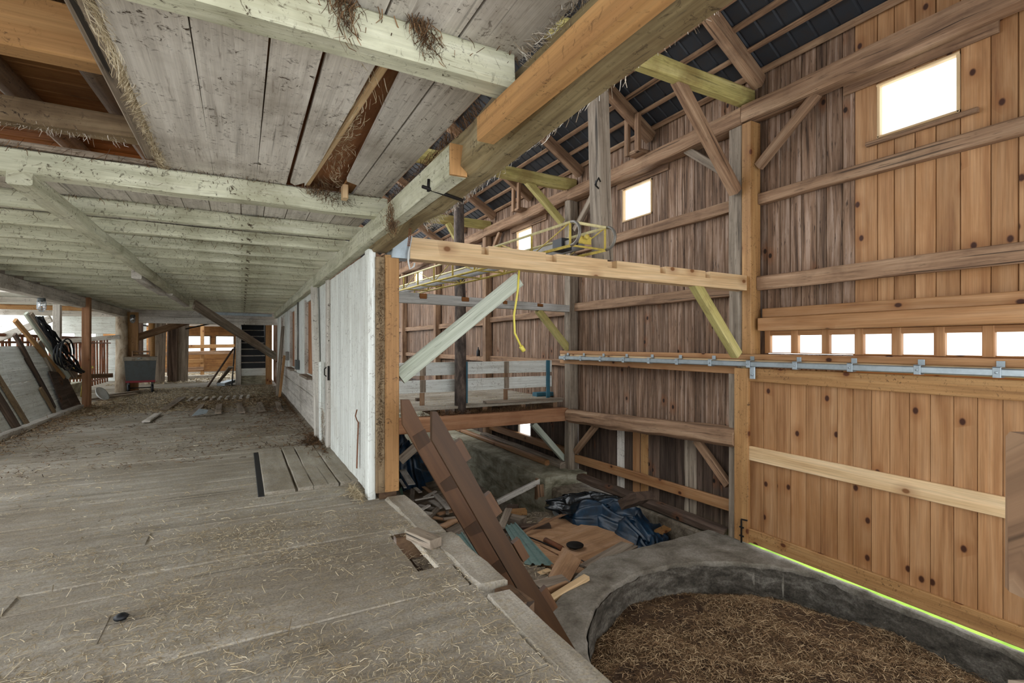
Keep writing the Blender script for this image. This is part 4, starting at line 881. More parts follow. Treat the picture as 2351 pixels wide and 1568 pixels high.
# ------------------------------------------------------------------ brown stair stringers
def on(Yv, pts): return [V((x, Yv, z)) for x, z in pts]
S1 = [(1.250, 3.550, 0.905), (1.288, 3.550, 0.902), (1.410, 3.550, 0.695), (1.525, 3.550, 0.499), (1.945, 3.550, -0.259), (2.317, 3.550, -0.851), (2.585, 3.550, -1.301), (2.366, 3.550, -1.236), (2.056, 3.550, -0.719), (1.770, 3.550, -0.224), (1.250, 3.550, 0.690)]
st = empty('broken_stair', (1.9, 3.9, -1.3), 'broken brown stair with two notched stringers and no treads', 'stair')
g1 = MB().poly(S1[::-1], (0, .045, 0), (.5, 0, -.85)).build('stringer', 'brown', st, 'front stringer')
S2 = [(1.219, 4.250, 0.925), (1.289, 4.250, 0.922), (1.423, 4.250, 0.655), (1.488, 4.250, 0.544), (2.228, 4.250, -0.568), (2.633, 4.250, -1.217), (2.789, 4.250, -1.479), (2.456, 4.250, -1.388), (1.919, 4.250, -0.507), (1.230, 4.250, 0.709)]
g2 = MB().poly(S2[::-1], (0, .045, 0), (.5, 0, -.85)).build('stringer', 'brownlight', st, 'back stringer with worn tread marks')
for q in [[(1.315, 4.247, 0.599), (1.430, 4.247, 0.655), (1.483, 4.247, 0.538), (1.374, 4.247, 0.471)], [(1.569, 4.247, 0.152), (1.683, 4.247, 0.217), (1.755, 4.247, 0.095), (1.619, 4.247, 0.067)],
          [(1.807, 4.247, -0.299), (1.962, 4.247, -0.228), (2.035, 4.247, -0.348), (1.869, 4.247, -0.383)], [(2.040, 4.247, -0.716), (2.235, 4.247, -0.632), (2.322, 4.247, -0.777), (2.109, 4.247, -0.826)]]:
    MB().poly([V(p) for p in q][::-1], (0, .002, 0), (.5, 0, -.85)).build('tread_mark', 'brown', g2, 'dark tread mark')
for a, b, w_ in [((1.474, 3.620, 0.654), (1.563, 3.620, 0.494), .07), ((1.727, 3.620, 0.198), (1.833, 3.620, 0.022), .08), ((1.996, 3.620, -0.222), (2.096, 3.620, -0.395), .07), ((2.260, 3.620, -0.690), (2.376, 3.620, -0.891), .08)]:
    MB().beam(a, b, .05, w_, up=(.85, 0, .5), ch=.003).build('cleat', 'brownlight', g1, 'tread cleat')

# ------------------------------------------------------------------ rubble in the low bay
GZ = -1.78
def sheet(name, mat, q, lab, cat, th=.014):
    return T(MB().poly([V(p) for p in q], (0, 0, th)), name, mat, lab, cat)
sheet('plywood_sheet', 'ply', [(4.100, 6.618, -1.740), (5.524, 7.139, -1.740), (5.611, 5.972, -1.740), (4.202, 5.730, -1.740)][::-1], 'large brown plywood sheet lying flat in front of the blue tarp', 'board')
sheet('plywood_sheet', 'ply', [(3.617, 6.799, -1.765), (4.843, 7.667, -1.765), (5.389, 7.217, -1.765), (3.932, 5.219, -1.765), (3.381, 5.791, -1.765)][::-1], 'lower plywood sheet partly under the large one', 'board')
sheet('plywood_offcut', 'ply', [(3.374, 5.259, -1.520), (4.023, 5.881, -1.500), (3.985, 5.385, -1.500), (3.534, 5.016, -1.520)][::-1], 'small pale plywood offcut leaning near the pit rim', 'board')
timber('rubble_plank', 'grey', (3.944, 5.188, -1.500), (5.045, 5.635, -1.560), .27, .03, 'broad weathered plank between the plywood and the pit rim', 'plank', None, ch=.004)
timber('rubble_plank', 'pineb', (2.966, 4.588, -1.400), (3.555, 4.701, -1.325), .09, .05, 'pale straight board lying with its end on the pit rim', 'plank', None, ch=.004)
timber('rubble_plank', 'grey', (3.116, 5.109, -1.500), (3.525, 5.076, -1.500), .24, .03, 'grey plank with torn end beside the pale straight board', 'plank', None, ch=.004)
timber('rubble_plank', 'ply', (3.081, 4.858, -1.460), (3.422, 4.910, -1.460), .06, .06, 'short brown batten on the grey torn plank', 'plank')
timber('rubble_plank', 'pineb', (3.250, 5.436, -1.560), (3.545, 5.484, -1.560), .10, .04, 'short pale board half under the plywood offcut', 'plank')
timber('leaning_timber', 'white', (4.556, 8.998, -1.800), (5.530, 8.655, -1.340), .09, .10, 'whitish timber leaning from the rubble onto the concrete wall', 'beam', None, ch=.006)
timber('rubble_plank', 'hewn', (3.781, 7.033, -1.700), (5.108, 7.356, -1.620), .05, .04, 'thin pole lying across the rubble towards the tarp', 'pole')
timber('rubble_plank', 'darkold', (4.200, 7.418, -1.730), (4.680, 7.226, -1.730), .16, .06, 'dark board just behind the thin pole', 'plank')
for a, b, w_, h, mat, lab in [((4.526, 8.508, -1.760), (4.699, 8.385, -1.760), .14, .10, 'darkold', 'dark block farthest back in the block heap'), ((4.373, 8.185, -1.740), (4.702, 8.088, -1.740), .16, .09, 'orange', 'orange-brown block in the block heap'),
                        ((4.176, 7.833, -1.720), (4.336, 7.549, -1.720), .22, .15, 'grey', 'biggest squared block of the heap beside the stair'), ((3.799, 7.374, -1.660), (4.285, 8.003, -1.600), .13, .03, 'grey', 'thin grey board standing on the block heap'), ((4.640, 8.630, -1.770), (4.642, 8.598, -1.770), .1, .05, 'white', 'small white chip behind the block heap')]:
    timber('wood_block', mat, a, b, w_, h, lab, 'block', 'blocks behind the stair')
m = MB(); c = V((4.492, 6.236, -1.680)); m.lathe(c, [(.05, -.06), (.05, -.02), (.13, -.005), (.135, .01), (.125, .018), (.001, .018)], 20); m.lathe(c + V((0, 0, -.06)), [(.09, -.012), (.09, .0), (.05, .004)], 16); T(m, 'iron_stand', 'iron', 'rusty round iron stand on the plywood sheet', 'stand')
T(MB().tube([(4.229, 6.669, -1.700), (4.270, 6.265, -1.700)], .045, 12), 'pipe', 'rust', 'short rusty pipe lying left of the iron stand', 'pipe')
T(MB().tube([(4.004, 7.100, -1.700), (4.142, 6.685, -1.710), (4.236, 6.274, -1.710)], .012, 6), 'iron_rod', 'iron', 'thin dark iron rod beside the green metal sheet', 'rod')
T(MB().tube([(4.211, 5.690, -1.640), (4.190, 5.492, -1.620), (4.226, 5.366, -1.620)], .008, 6), 'iron_rod', 'iron', 'bent iron wire behind the small plywood offcut', 'rod')
def ribbed(name, mat, a, b, c, d, n, lab, rib=.022):
    a, b, c, d = V(a), V(b), V(c), V(d); m = MB(); vs = []; fs = []
    prof = []
    for k in range(n): prof += [(k / n, 0), ((k + .62) / n, 0), ((k + .7) / n, rib), ((k + .9) / n, rib)]
    prof.append((1, 0))
    for t, h in prof: vs += [a.lerp(b, t) + V((0, 0, h)), d.lerp(c, t) + V((0, 0, h))]
    for i in range(len(prof) - 1): fs.append([2 * i, 2 * i + 2, 2 * i + 3, 2 * i + 1])
    m._add(vs, fs, [[(0, 0), (1, 0), (1, 1), (0, 1)]] * len(fs)); o = T(m, name, mat, lab, 'sheet')
    s = o.modifiers.new('thickness', 'SOLIDIFY'); s.thickness = .004; return o
ribbed('roofing_sheet', 'greensheet', (3.881, 7.420, -1.660), (4.114, 7.432, -1.660), (3.796, 5.762, -1.660), (3.467, 5.988, -1.660), 3, 'long green-grey ribbed roofing sheet right of the stair')
ribbed('roofing_sheet', 'greensheet', (2.918, 7.309, -1.620), (3.106, 7.370, -1.620), (2.975, 6.194, -1.660), (2.746, 6.168, -1.660), 2, 'green ribbed roofing sheet left of the stair under the floor edge')
sheet('grey_board', 'grey', [(3.016, 8.272, -1.760), (3.817, 8.472, -1.760), (4.033, 7.051, -1.760), (3.144, 6.517, -1.760)][::-1], 'flat grey board panel lying behind the stair', 'board')
def drape(name, mat, spine, ws, hs, lab, seed, nf=9, zb=GZ):
    r = random.Random(seed); sp = [V(p) for p in spine]; ns, nt = 90, 46; vs = []; fs = []
    ph = [r.uniform(0, 6) for _ in range(6)]
    for i in range(ns + 1):
        f = i / ns * (len(sp) - 1); k = min(int(f), len(sp) - 2); u = f - k; u = u * u * (3 - 2 * u)
        c = sp[k].lerp(sp[k + 1], u); w_ = ws[k] + (ws[k + 1] - ws[k]) * u; h = hs[k] + (hs[k + 1] - hs[k]) * u
        d = (sp[min(k + 1, len(sp) - 1)] - sp[k]).normalized(); pp = V((-d.y, d.x, 0)).normalized()
        for j in range(nt + 1):
            t = j / nt * 2 - 1; s_ = i / ns
            fold = .055 * math.sin(nf * t + 5 * s_ + ph[0]) + .04 * math.sin(17 * s_ + 4 * t + ph[1]) + .03 * math.sin(23 * t - 9 * s_ + ph[2]) + .016 * math.sin(38 * s_ + 21 * t + 3 * math.sin(9 * t) + ph[5]) + .02 * abs(math.sin(11 * s_ - 8 * t + ph[3])) + r.uniform(-.003, .003)
            edge = 1 + .12 * math.sin(13 * s_ + ph[3]) + .06 * math.sin(31 * s_)
            p = c + pp * (w_ * t * edge) + d * (.05 * math.sin(9 * t + ph[4]))
            z = zb + max(0, (h * max(0, 1 - t * t) ** .7) + fold * (max(0, 1 - abs(t) ** 3)) * (.5 + h * 2)) + .004
            vs.append((p.x, p.y, z))
    for i in range(ns):
        for j in range(nt): a = i * (nt + 1) + j; fs.append([a, a + nt + 1, a + nt + 2, a + 1])
    m = MB(); m._add(vs, fs, [[(vs[q][0], vs[q][1]) for q in f_] for f_ in fs], True); return T(m, name, mat, lab, 'sheet')
drape('blue_tarp', 'tarp', [(5.230, 7.703, -1.760), (5.419, 7.389, -1.760), (5.764, 6.948, -1.760), (5.890, 6.363, -1.760), (5.693, 5.808, -1.760), (5.532, 5.598, -1.760)], [.10, .38, .46, .42, .34, .2], [.05, .26, .34, .26, .14, .05], 'crumpled blue tarpaulin heaped on the plywood', 5)
drape('black_plastic', 'blackplastic', [(4.961, 7.734, -1.500), (5.214, 7.510, -1.500), (5.642, 7.421, -1.500), (6.005, 6.996, -1.500), (6.006, 6.542, -1.500)], [.12, .28, .34, .26, .12], [.08, .16, .2, .14, .05], 'shiny black plastic film crumpled behind the blue tarp', 9, 14, -1.60)
m = MB(); m.lathe((5.182, 7.704, -1.720), [(.11, -.05), (.125, .02), (.135, .035), (.12, .04), (.10, -.02)], 16, (.3, -.5, .8)); T(m, 'pale_ring', 'galvm', 'pale rim of a pail at the left end of the tarp', 'pail')
timber('rubble_plank', 'darkold', (5.750, 6.476, -1.291), (5.750, 6.060, -1.054), .35, .14, 'brown broken timber lump behind the tarp', 'block', None, seg=3, jit=.02)
timber('rubble_plank', 'orange', (5.894, 5.897, -1.620), (6.512, 6.015, -1.580), .17, .04, 'orange-brown board end sticking out right of the tarp', 'plank')
timber('rubble_plank', 'pine', (6.641, 5.621, -1.450), (6.680, 5.619, -1.620), .03, .10, 'short yellow board standing against the dark footing', 'plank')
timber('rubble_plank', 'hewn', (5.360, 8.737, -1.356), (5.360, 8.772, -1.787), .1, .06, 'short post stub against the foundation wall under the leaning timber', 'block')
timber('rubble_plank', 'hewn', (5.330, 8.554, -1.432), (5.330, 8.520, -1.670), .22, .05, 'brown box board against the foundation wall end', 'block')
# pile of white broken boards left of the stair
pile = [(.10, 'white'), (.09, 'ply'), (.11, 'grey'), (.09, 'white'), (.05, 'white'), (.08, 'ply'), (.10, 'grey'), (.08, 'white'), (.12, 'white'), (.12, 'white'), (.10, 'white'), (.12, 'ply'), (.16, 'ply'), (.07, 'grey'), (.07, 'white'), (.16, 'white'), (.06, 'white'), (.06, 'grey'), (.08, 'white'), (.07, 'white')]
PP = {
    0: ((2.65, 8.59, -1.76), (3.21, 8.91, -1.76)),
    1: ((2.85, 8.91, -1.74), (3.41, 8.1, -1.74)),
    2: ((2.96, 8.56, -1.71), (3.38, 9.1, -1.71)),
    3: ((2.79, 8.99, -1.68), (3.03, 8.65, -1.68)),
    4: ((2.99, 9.5, -1.66), (3.39, 9.54, -1.66)),
    5: ((3.54, 10.62, -1.76), (3.55, 9.49, -1.76)),
    6: ((2.99, 9.71, -1.73), (3.27, 10.52, -1.74)),
    7: ((3.3, 10.47, -1.71), (3.3, 10.11, -1.71)),
    8: ((3.28, 9.37, -1.68), (3.34, 8.89, -1.69)),
    9: ((3.47, 9.66, -1.66), (3.39, 8.7, -1.66)),
    10: ((3.04, 9.46, -1.76), (3.24, 9.12, -1.76)),
    11: ((3.18, 8.73, -1.74), (3.56, 8.8, -1.74)),
    12: ((3.0, 8.01, -1.71), (3.4, 8.27, -1.71)),
    13: ((3.13, 8.29, -1.68), (3.47, 8.28, -1.69)),
    14: ((2.85, 8.82, -1.66), (3.13, 9.06, -1.66)),
    15: ((3.6, 12.63, -1.76), (3.37, 10.94, -1.76)),
    16: ((3.23, 11.41, -1.74), (3.14, 10.66, -1.73)),
    17: ((3.77, 9.93, -1.71), (3.32, 8.58, -1.71)),
    18: ((2.76, 9.21, -1.69), (2.88, 8.95, -1.68)),
    19: ((3.21, 9.57, -1.66), (3.55, 9.86, -1.66)),
}
desc = ['long white board at the front of the broken pile', 'brown board under the broken pile', 'short grey board crossing the front of the pile', 'white board at the left of the pile', 'thin white stick on the pile', 'brown slat sticking up behind the pile',
        'upright grey board at the left edge of the pile', 'small white board end left of the pile', 'white panel piece in the middle of the pile', 'broad white board slanting against the stair', 'white slat in the middle of the pile', 'brown board nearest the stair in the pile', 'broad brown board in front of the pile',
        'little grey batten on the broad brown board', 'white splinter on the pile', 'long whitish plank leaning behind the new post', 'narrow white board at the foot of the new post', 'grey stick beside the stringer', 'white chip at the floor edge', 'short white slat at the back of the pile']
for i, (p, d) in enumerate(zip(pile, desc)):
    a, b = PP[i]; timber('broken_board', p[1], a, b, p[0], .025, d, 'board', 'broken boards left of the stair', ch=.003)
timber('leaning_plank', 'grey', (2.662, 9.400, -0.830), (3.007, 9.400, -0.563), .05, .18, 'grey plank leaning in the dark under the hay deck', 'plank')
sheet('plastic_scrap', 'greenplastic', [(2.948, 10.444, -1.700), (2.906, 10.131, -1.550), (2.842, 9.665, -1.700), (2.839, 9.714, -1.800)][::-1], 'sliver of green plastic beside the post foot', 'scrap')
drape('dark_tarp', 'tarp', [(3.2, 12.6, -2.2), (3.6, 12.9, -2.2), (4.4, 13.2, -2.2)], [.5, .8, .5], [.9, 1.3, .5], 'dark blue sheet hanging in the gloom under the hay deck', 15, 9, -2.3)
timber('rubble_plank', 'grey', (3.3, 10.6, -2.12), (4.6, 11.2, -2.12), .2, .16, 'old timber lying in the dark under the hay deck', 'beam')
q = np.random.default_rng(77); n = 2600; x = q.uniform(2.2, 5.2, n); y = q.uniform(5, 9.5, n)
strands('bay_litter', np.stack([x, y, np.array([gz(a, b) for a, b in zip(x, y)]) + .01], 1), .04, .14, .004, 'straw', True, label='straw and chaff on the low dirt floor', cat='straw', seed=78, tilt=.15)
q = np.random.default_rng(79); n = 900
strands('green_leaves', np.stack([q.normal(3.1, .25, n), q.normal(17, .2, n), q.normal(-1.1, .25, n)], 1), .08, .2, .03, 'leaf', False, label='green leaves glimpsed far back under the hay deck', cat='leaves', seed=80, tilt=.8)

# ------------------------------------------------------------------ left side of the aisle
LX = -3.12
timber('side_beam', 'white', (LX, 2.0, 2.33), (LX, 19.0, 2.33), .20, .22, 'whitewashed side beam along the left edge of the aisle carried by posts', 'beam', None, seg=20, jit=.008, ch=.02)
timber('side_post', 'reddish', (-3.02, 14.15, -.02), (-3.02, 14.15, 2.44), .14, .16, 'brown squared post at the far end of the leaning partition', 'post')
T(MB().tube([(-3.10, 18.25, -.02), (-3.09, 18.25, 1.1), (-3.10, 18.25, 2.24)], .16, 14, r1=.14), 'log_post', 'palelog', 'pale peeled log post next to the cart', 'post')
timber('side_post', 'orange', (-2.86, 18.45, -.02), (-2.86, 18.45, 2.36), .26, .14, 'broad orange board post right behind the grey cart', 'post')
timber('side_post', 'white', (-4.35, 12.0, 0), (-4.35, 12.0, 2.3), .20, .20, 'square white post beyond the leaning partition', 'post')
timber('side_post', 'white', (-3.45, 13.9, 0), (-3.45, 13.9, 2.25), .12, .14, 'narrow white post behind the brown squared post', 'post')
# leaning partition of white boards
pa = empty('leaning_partition', (-3.25, 12, 0), 'leaning low partition of white horizontal boards with dark battens', 'partition')
def lp(y, h, off=0):
    return V((-3.18 - .27 * h + off, y - .0 * h, .06 + h * .965))
m = MB(); hs = [0, .24, .47, .70, .93, 1.14, 1.36]
for a, b in zip(hs, hs[1:]):
    for y0, y1 in [(7.5, 11.2), (11.205, 14.25 if a < 1.1 else 13.3)]:
        c = .006; m.poly([lp(y0, a + .004), lp(y1, a + .004), lp(y1, b), lp(y0, b)], (-.025, 0, -.006))
m.build('boards', 'whitepaint', pa)
for y, h0, h1, w_, lean, mat in [(9.35, 0, 1.3, .12, .2, 'darkold'), (10.05, 0, 1.0, .14, .25, 'white'), (10.75, -.02, 1.36, .2, .62, 'darkold'), (11.15, 0, 1.50, .11, .72, 'dirtywood'), (12.4, .75, 1.58, .12, .35, 'darkold'), (12.65, .12, 1.15, .11, .45, 'darkold'), (12.55, .05, .55, .1, .25, 'dirtywood'), (13.6, .1, 1.45, .18, .5, 'grey')]:
    MB().beam(lp(y, h0, .035), lp(y - lean, h1, .035), .045, w_, up=(0, 1, 0), seg=4, jit=.006).build('batten', mat, pa, 'dark rotten batten' if mat != 'white' else None)
MB().beam((-3.10, 7.5, .045), (-3.10, 14.0, .045), .14, .09, seg=8, jit=.006).build('sill', 'white', pa)
T(MB().poly([lp(13.0, .0, .06), lp(14.2, .02, .06), lp(13.9, .75, .06), lp(13.0, .85, .06)], (-.02, 0, 0)), 'rubber_mat', 'darkold', 'dark torn panel hanging at the end of the leaning partition', 'panel')
for k, (y, dx, mat, lab) in enumerate([(13.35, .0, 'palegreen', 'pale board standing on end behind the partition near the hoses'), (13.5, .05, 'grey', 'tall grey pole leaning behind the hoses'), (13.2, -.05, 'orange', 'short orange-brown board leaning behind the partition'), (13.75, .03, 'grey', 'thin second pole leaning behind the hoses')]):
    timber('leaning_pole', mat, (-3.25 + dx, y + .5, .7), (-3.62 + dx, y - .6 - .1 * k, 2.0 - .15 * (k == 2)), .05, .09, lab, 'pole', 'poles leaning at the partition end')
h = empty('hose_bundle', (-3.2, 13.6, 1.2), 'bundle of black hoses hanging over the end of the partition', 'hose')
r = random.Random(4)
for k in range(9):
    p = []
    for t in range(12):
        f = t / 11
        p.append(V((-3.48 + .42 * f + r.uniform(-.03, .03), 12.95 + 1.0 * f + .12 * math.sin(k + f * 3), 1.95 - 1.15 * f - .25 * math.sin(math.pi * f) * (k % 3) * .5 + r.uniform(-.02, .02))))
    MB().tube(p, .017, 6).build('hose', 'black', h)
for k in range(3):
    p = [V((-3.22 + .05 * k, 13.2 + .45 * math.cos(a), 1.2 + (.22 + .05 * k) * math.sin(a))) for a in [math.pi * 2 * i / 16 for i in range(15)]]
    MB().tube(p, .016, 6).build('hose', 'black', h)
def jelly(x, y, z, s, lab):
    e = empty('barn_lamp', (x, y, z), lab, 'lamp')
    lh = MB().lathe((x, y, z), [(.05 * s, .0), (.06 * s, -.02 * s), (.06 * s, -.06 * s), (.045 * s, -.07 * s)], 14).build('lamp_holder', 'cartgrey', e)
    MB().lathe((x, y, z), [(.048 * s, -.07 * s), (.055 * s, -.12 * s), (.05 * s, -.22 * s), (.02 * s, -.245 * s)], 14).build('glass_jar', 'jar', lh)
    m = MB()
    for k in range(8):
        a = k * math.pi / 4; m.tube([(x + .064 * s * math.cos(a), y + .064 * s * math.sin(a), z - .06 * s), (x + .066 * s * math.cos(a), y + .066 * s * math.sin(a), z - .2 * s), (x + .02 * s * math.cos(a), y + .02 * s * math.sin(a), z - .26 * s)], .0035 * s, 5)
    for dz in (-.1, -.15, -.2): m.tube([(x + .066 * s * math.cos(a), y + .066 * s * math.sin(a), z + dz * s) for a in [math.pi * 2 * i / 16 for i in range(17)]], .0035 * s, 5)
    m.build('wire_cage', 'galvm', lh)
jelly(-3.09, 11.6, 2.222, .95, 'caged glass lamp hanging from the side beam above the partition')
jelly(-4.75, 12.6, 2.366, .95, 'caged glass lamp farther left in the stable')
jelly(-2.85, 18.32, 2.28, .95, 'small caged lamp on the orange board post above the cart')
# stable beyond
m = MB()
for k in range(2): m.bx(-9.2, -9.15, 2, 24, k * .22, k * .22 + .216)
for a in (6.0, 10.5, 15.0, 19.5, 23.8): m.bx(-9.2, -9.05, a, a + .2, .43, 2.5)
m.build('wall_left', 'whitepaint', None, 'unseen low white boarded outer side of the stable, opened above to let in daylight', 'wall', None, 'structure')  # unseen side kept low so daylight reaches the aisle
m = MB(); z = 0
while z < 1.5: m.bx(-9.2, -3.3, 24.0, 24.04, z, z + .205, seg=4, jit=.003); z += .208
for a in [-9.2 + .62 * q for q in range(10)]: m.bx(a, a + .22, 24.0, 24.04, 1.46, 1.80)
m.bx(-9.2, -3.3, 24.0, 24.04, 1.80, 2.5)
m.build('wall_stable_end', 'whitepaint', None, 'white boarded end of the stable behind the stanchions with a row of small window gaps', 'wall', None, 'structure')
m = MB(); m.bx(-3.34, -3.30, 2.0, 19.2, 2.30, 2.62); m.build('trim_2', 'white', None, 'blocking board on top of the side beam', 'trim', None, 'structure')
m = MB(); m.bx(-9.2, 1.1, 19.22, 19.26, 2.24, 2.66); m.build('trim_1', 'white', None, 'whitewashed fascia board above the cross beam', 'trim', None, 'structure')
m = MB(); x = -6.0
while x < -3.25: m.bx(x, min(x + .24, -3.23), 12.5, 24, 2.50, 2.52); x += .245
m.build('ceiling_stable', 'whitepaint', None, 'bright whitewashed ceiling of the stable on the left', 'ceiling', None, 'structure')
for k, y in enumerate([12.6, 15.5, 18.5, 21.5]):
    timber('stable_joist', 'orange' if k in (2,) else 'white', (-9.1, y, 2.43), (-3.25, y, 2.43), .1, .13, ORD[k] + ' cross joist of the stable ceiling counted away from us', 'joist', 'stable joists')
timber('stable_brace', 'white', (-3.55, 13.9, 1.95), (-4.6, 14.2, 1.45), .06, .14, 'white brace between the stable posts behind the partition', 'brace')
timber('stable_brace', 'white', (-3.12, 18.1, 1.62), (-4.9, 17.6, 1.42), .05, .12, 'white rail board running left from the peeled log post', 'board')
timber('stable_rail', 'grey', (-4.4, 12.1, 1.75), (-7.5, 12.6, 1.85), .10, .16, 'grey rail running left of the square white post', 'rail')
s_ = empty('stanchion_row', (-4.4, 15.5, 0), 'row of rusty cow stanchion pipes behind the partition', 'stanchions')
MB().tube([(-4.3, 9.0, 1.60), (-4.4, 23.9, 1.60)], .035, 8).build('top_pipe', 'rust', s_)
MB().tube([(-4.3, 9.0, 1.45), (-4.4, 23.9, 1.45)], .022, 8).build('lower_top_pipe', 'rust', s_)
MB().tube([(-4.3, 9.0, .18), (-4.4, 23.9, .18)], .03, 8).build('bottom_pipe', 'rust', s_)
y = 9.2; k = 0
while y < 23.8:
    MB().tube([(-4.32 - .01 * y * .5, y, .0), (-4.34 - .01 * y * .5, y + (.12 if k % 3 == 1 else 0), 1.6)], .026, 8).build('upright_pipe', 'rust', s_); y += .36; k += 1
for y in (10.2, 11.6, 13.0, 14.4, 15.8, 17.2, 18.6, 20.0, 21.4, 22.8): MB().tube([(-4.4, y, 1.45), (-4.36, y - .12, 1.1), (-4.36, y - .14, .8), (-4.4, y, .4)], .016, 6).build('neck_bar', 'rust', s_)
T(MB().bx(-4.9, -4.2, 14.8, 19.4, .0, .28), 'manger_curb', 'mossy', 'pale concrete manger curb under the stanchions', 'curb')
b = empty('yellow_trestle', (-3.85, 16.6, 0), 'small yellow steel trestle standing between the partition and the peeled log', 'trestle')
MB().beam((-4.3, 16.5, .74), (-3.45, 16.8, .80), .07, .06).build('top_bar', 'yellow', b)
for q in [((-4.05, 16.6, .74), (-3.95, 16.35, 0)), ((-4.05, 16.6, .74), (-4.25, 16.9, 0)), ((-3.6, 16.7, .78), (-3.5, 16.45, 0)), ((-3.6, 16.7, .78), (-3.75, 17.05, 0))]: MB().tube(q, .025, 6).build('leg', 'yellow', b)
m = MB(); m.lathe((-4.0, 16.6, .80), [(.05, 0), (.14, .05), (.16, .09), (.02, .10), (.03, .24), (.001, .25)], 14); T(m, 'metal_funnel', 'tubegrey', 'grey metal pan sitting on the yellow trestle', 'pan')
m = MB(); m.lathe((-3.05, 15.6, .17), [(.02, -.04), (.12, -.03), (.18, .02), (.19, .04), (.165, .03), (.02, -.02)], 20, (.75, -.3, .5)); T(m, 'enamel_basin', 'white_plastic', 'white round basin tipped up at the foot of the brown squared post', 'basin')
for p, q_, lab in [((-3.3, 15.7, .05), (-2.55, 16.8, .06), 'board lying on the floor beside the white basin'), ((-3.2, 16.4, .05), (-2.6, 17.6, .06), 'second board on the floor between basin and peeled log')]:
    timber('loose_board', 'grey', p, q_, .12, .05, lab, 'board')
timber('stall_board', 'hewn', (-4.2, 15.0, .62), (-3.25, 17.9, .52), .04, .12, 'brown rail slanting down towards the peeled log post', 'board')

# ------------------------------------------------------------------ cart by the posts
ct = empty('tool_cart', (-2.58, 17.75, 0), 'grey metal box cart on small wheels with a worn lid and red base', 'cart')
ex = V((.9896, .144, 0)); ey = V((-.144, .9896, 0)); ez = V((0, 0, 1)); o = V((-2.575, 17.74, 0))
def cp(a, b_, c): return o + ex * a + ey * b_ + ez * c
m = MB(); S_ = .84
_cp = cp
def cp(a, b_, c): return _cp(a * S_, b_, c)
A = [cp(-.40, -.02, .36), cp(.40, -.02, .36), cp(.40, .55, .36), cp(-.40, .55, .36)]; B_ = [cp(-.44, -.06, .93), cp(.44, -.06, .93), cp(.44, .58, .93), cp(-.44, .58, .93)]
m.loft([A, B_], [0, .6], [0, .8, 1.4, 2.2, 2.8]); m.build('box', 'cartgrey', ct)
lid = MB().beam(cp(-.47, .26, .985), cp(.47, .26, .985), .70, .11, ch=.01).build('lid', 'lidgrey', ct)
m = MB(); m.beam(cp(-.24, -.095, .985), cp(-.16, -.095, .985), .02, .10); m.beam(cp(.16, -.095, .985), cp(.24, -.095, .985), .02, .10); m.build('lid_strap', 'grey', lid)
m = MB(); m.tube([cp(-.08, -.10, .98), cp(-.03, -.12, 1.0), cp(.03, -.10, .995)], .012, 6); m.build('lid_handle', 'galvm', lid)
MB().beam(cp(-.41, .26, .33), cp(.41, .26, .33), .62, .06).build('base_frame', 'cartred', ct)
for a, b_ in ((-.33, -.0), (.33, -.0), (-.33, .5), (.33, .5)):
    MB().lathe(cp(a, b_, .125), [(.03, -.03), (.11, -.03), (.125, -.015), (.125, .015), (.11, .03), (.03, .03)], 18, ex).build('wheel', 'black', ct, 'black wheel')
    MB().beam(cp(a, b_, .12), cp(a, b_, .31), .05, .05).build('wheel_fork', 'cartgrey', ct)
MB().tube([cp(-.33, 0, .15), cp(.33, 0, .15)], .016, 6).build('axle', 'iron', ct)
tr = empty('tool_tray', cp(.03, .2, 1.04), 'open wooden carrier box sitting on the lid of the cart', 'tray')
m = MB(); m.beam(cp(-.22, .08, 1.06), cp(.25, .08, 1.06), .02, .04); m.beam(cp(-.22, .34, 1.06), cp(.25, .34, 1.06), .02, .10); m.beam(cp(.015, .07, 1.05), cp(.015, .35, 1.05), .44, .015)
m.build('tray_body', 'hewn', tr); MB().beam(cp(-.22, .2, 1.19), cp(.25, .2, 1.19), .03, .05).build('tray_handle', 'hewn', tr)
for a in (-.22, .25): MB().beam(cp(a, .2, 1.04), cp(a, .2, 1.21), .26, .03, up=tuple(ex)).build('tray_end', 'hewn', tr)

# ------------------------------------------------------------------ far end of the aisle
timber('cross_beam', 'white', (-3.0, 19.0, 2.16), (1.2, 19.0, 2.16), .18, .20, 'whitewashed cross beam above the far end of the aisle', 'beam', None, seg=6, jit=.006)
m = MB(); m.bx(-3.2, 1.1, 19.3, 22.6, 2.35, 2.38); m.bx(-3.2, 1.1, 27, 31, 2.35, 2.38); m.build('ceiling_far', 'white', None, 'ceiling of the room beyond the cross beam with an added gap to the sky', 'ceiling', None, 'structure')  # gap between the two parts added so sky light brightens the floor
for k, (x, w_, lab) in enumerate([(-2.62, .36, 'left dark grey upright plank beyond the cart'), (-1.93, .36, 'right grey upright plank beyond the cart')]):
    timber('upright_plank', 'grey' if k else 'grey', (x - .05, 22.1 + .25 * k, 0), (x, 22.1 + .25 * k, 2.34), w_, .05, lab, 'plank', 'wide upright planks beyond the cart')
timber('upright_plank', 'darkold', (-2.27, 22.25, 0), (-2.25, 22.25, 2.34), .3, .04, 'middle upright plank beyond the cart', 'plank', 'wide upright planks beyond the cart')
timber('upright_plank', 'darkold', (-3.45, 22.6, 0), (-3.45, 22.6, 2.34), .5, .05, 'dark upright plank left of the round orange pole', 'plank', 'wide upright planks beyond the cart')
T(MB().tube([(-2.83, 21.7, 0), (-2.83, 21.7, 2.3)], .10, 12), 'orange_pole', 'orange', 'round orange pole behind the cart', 'post')
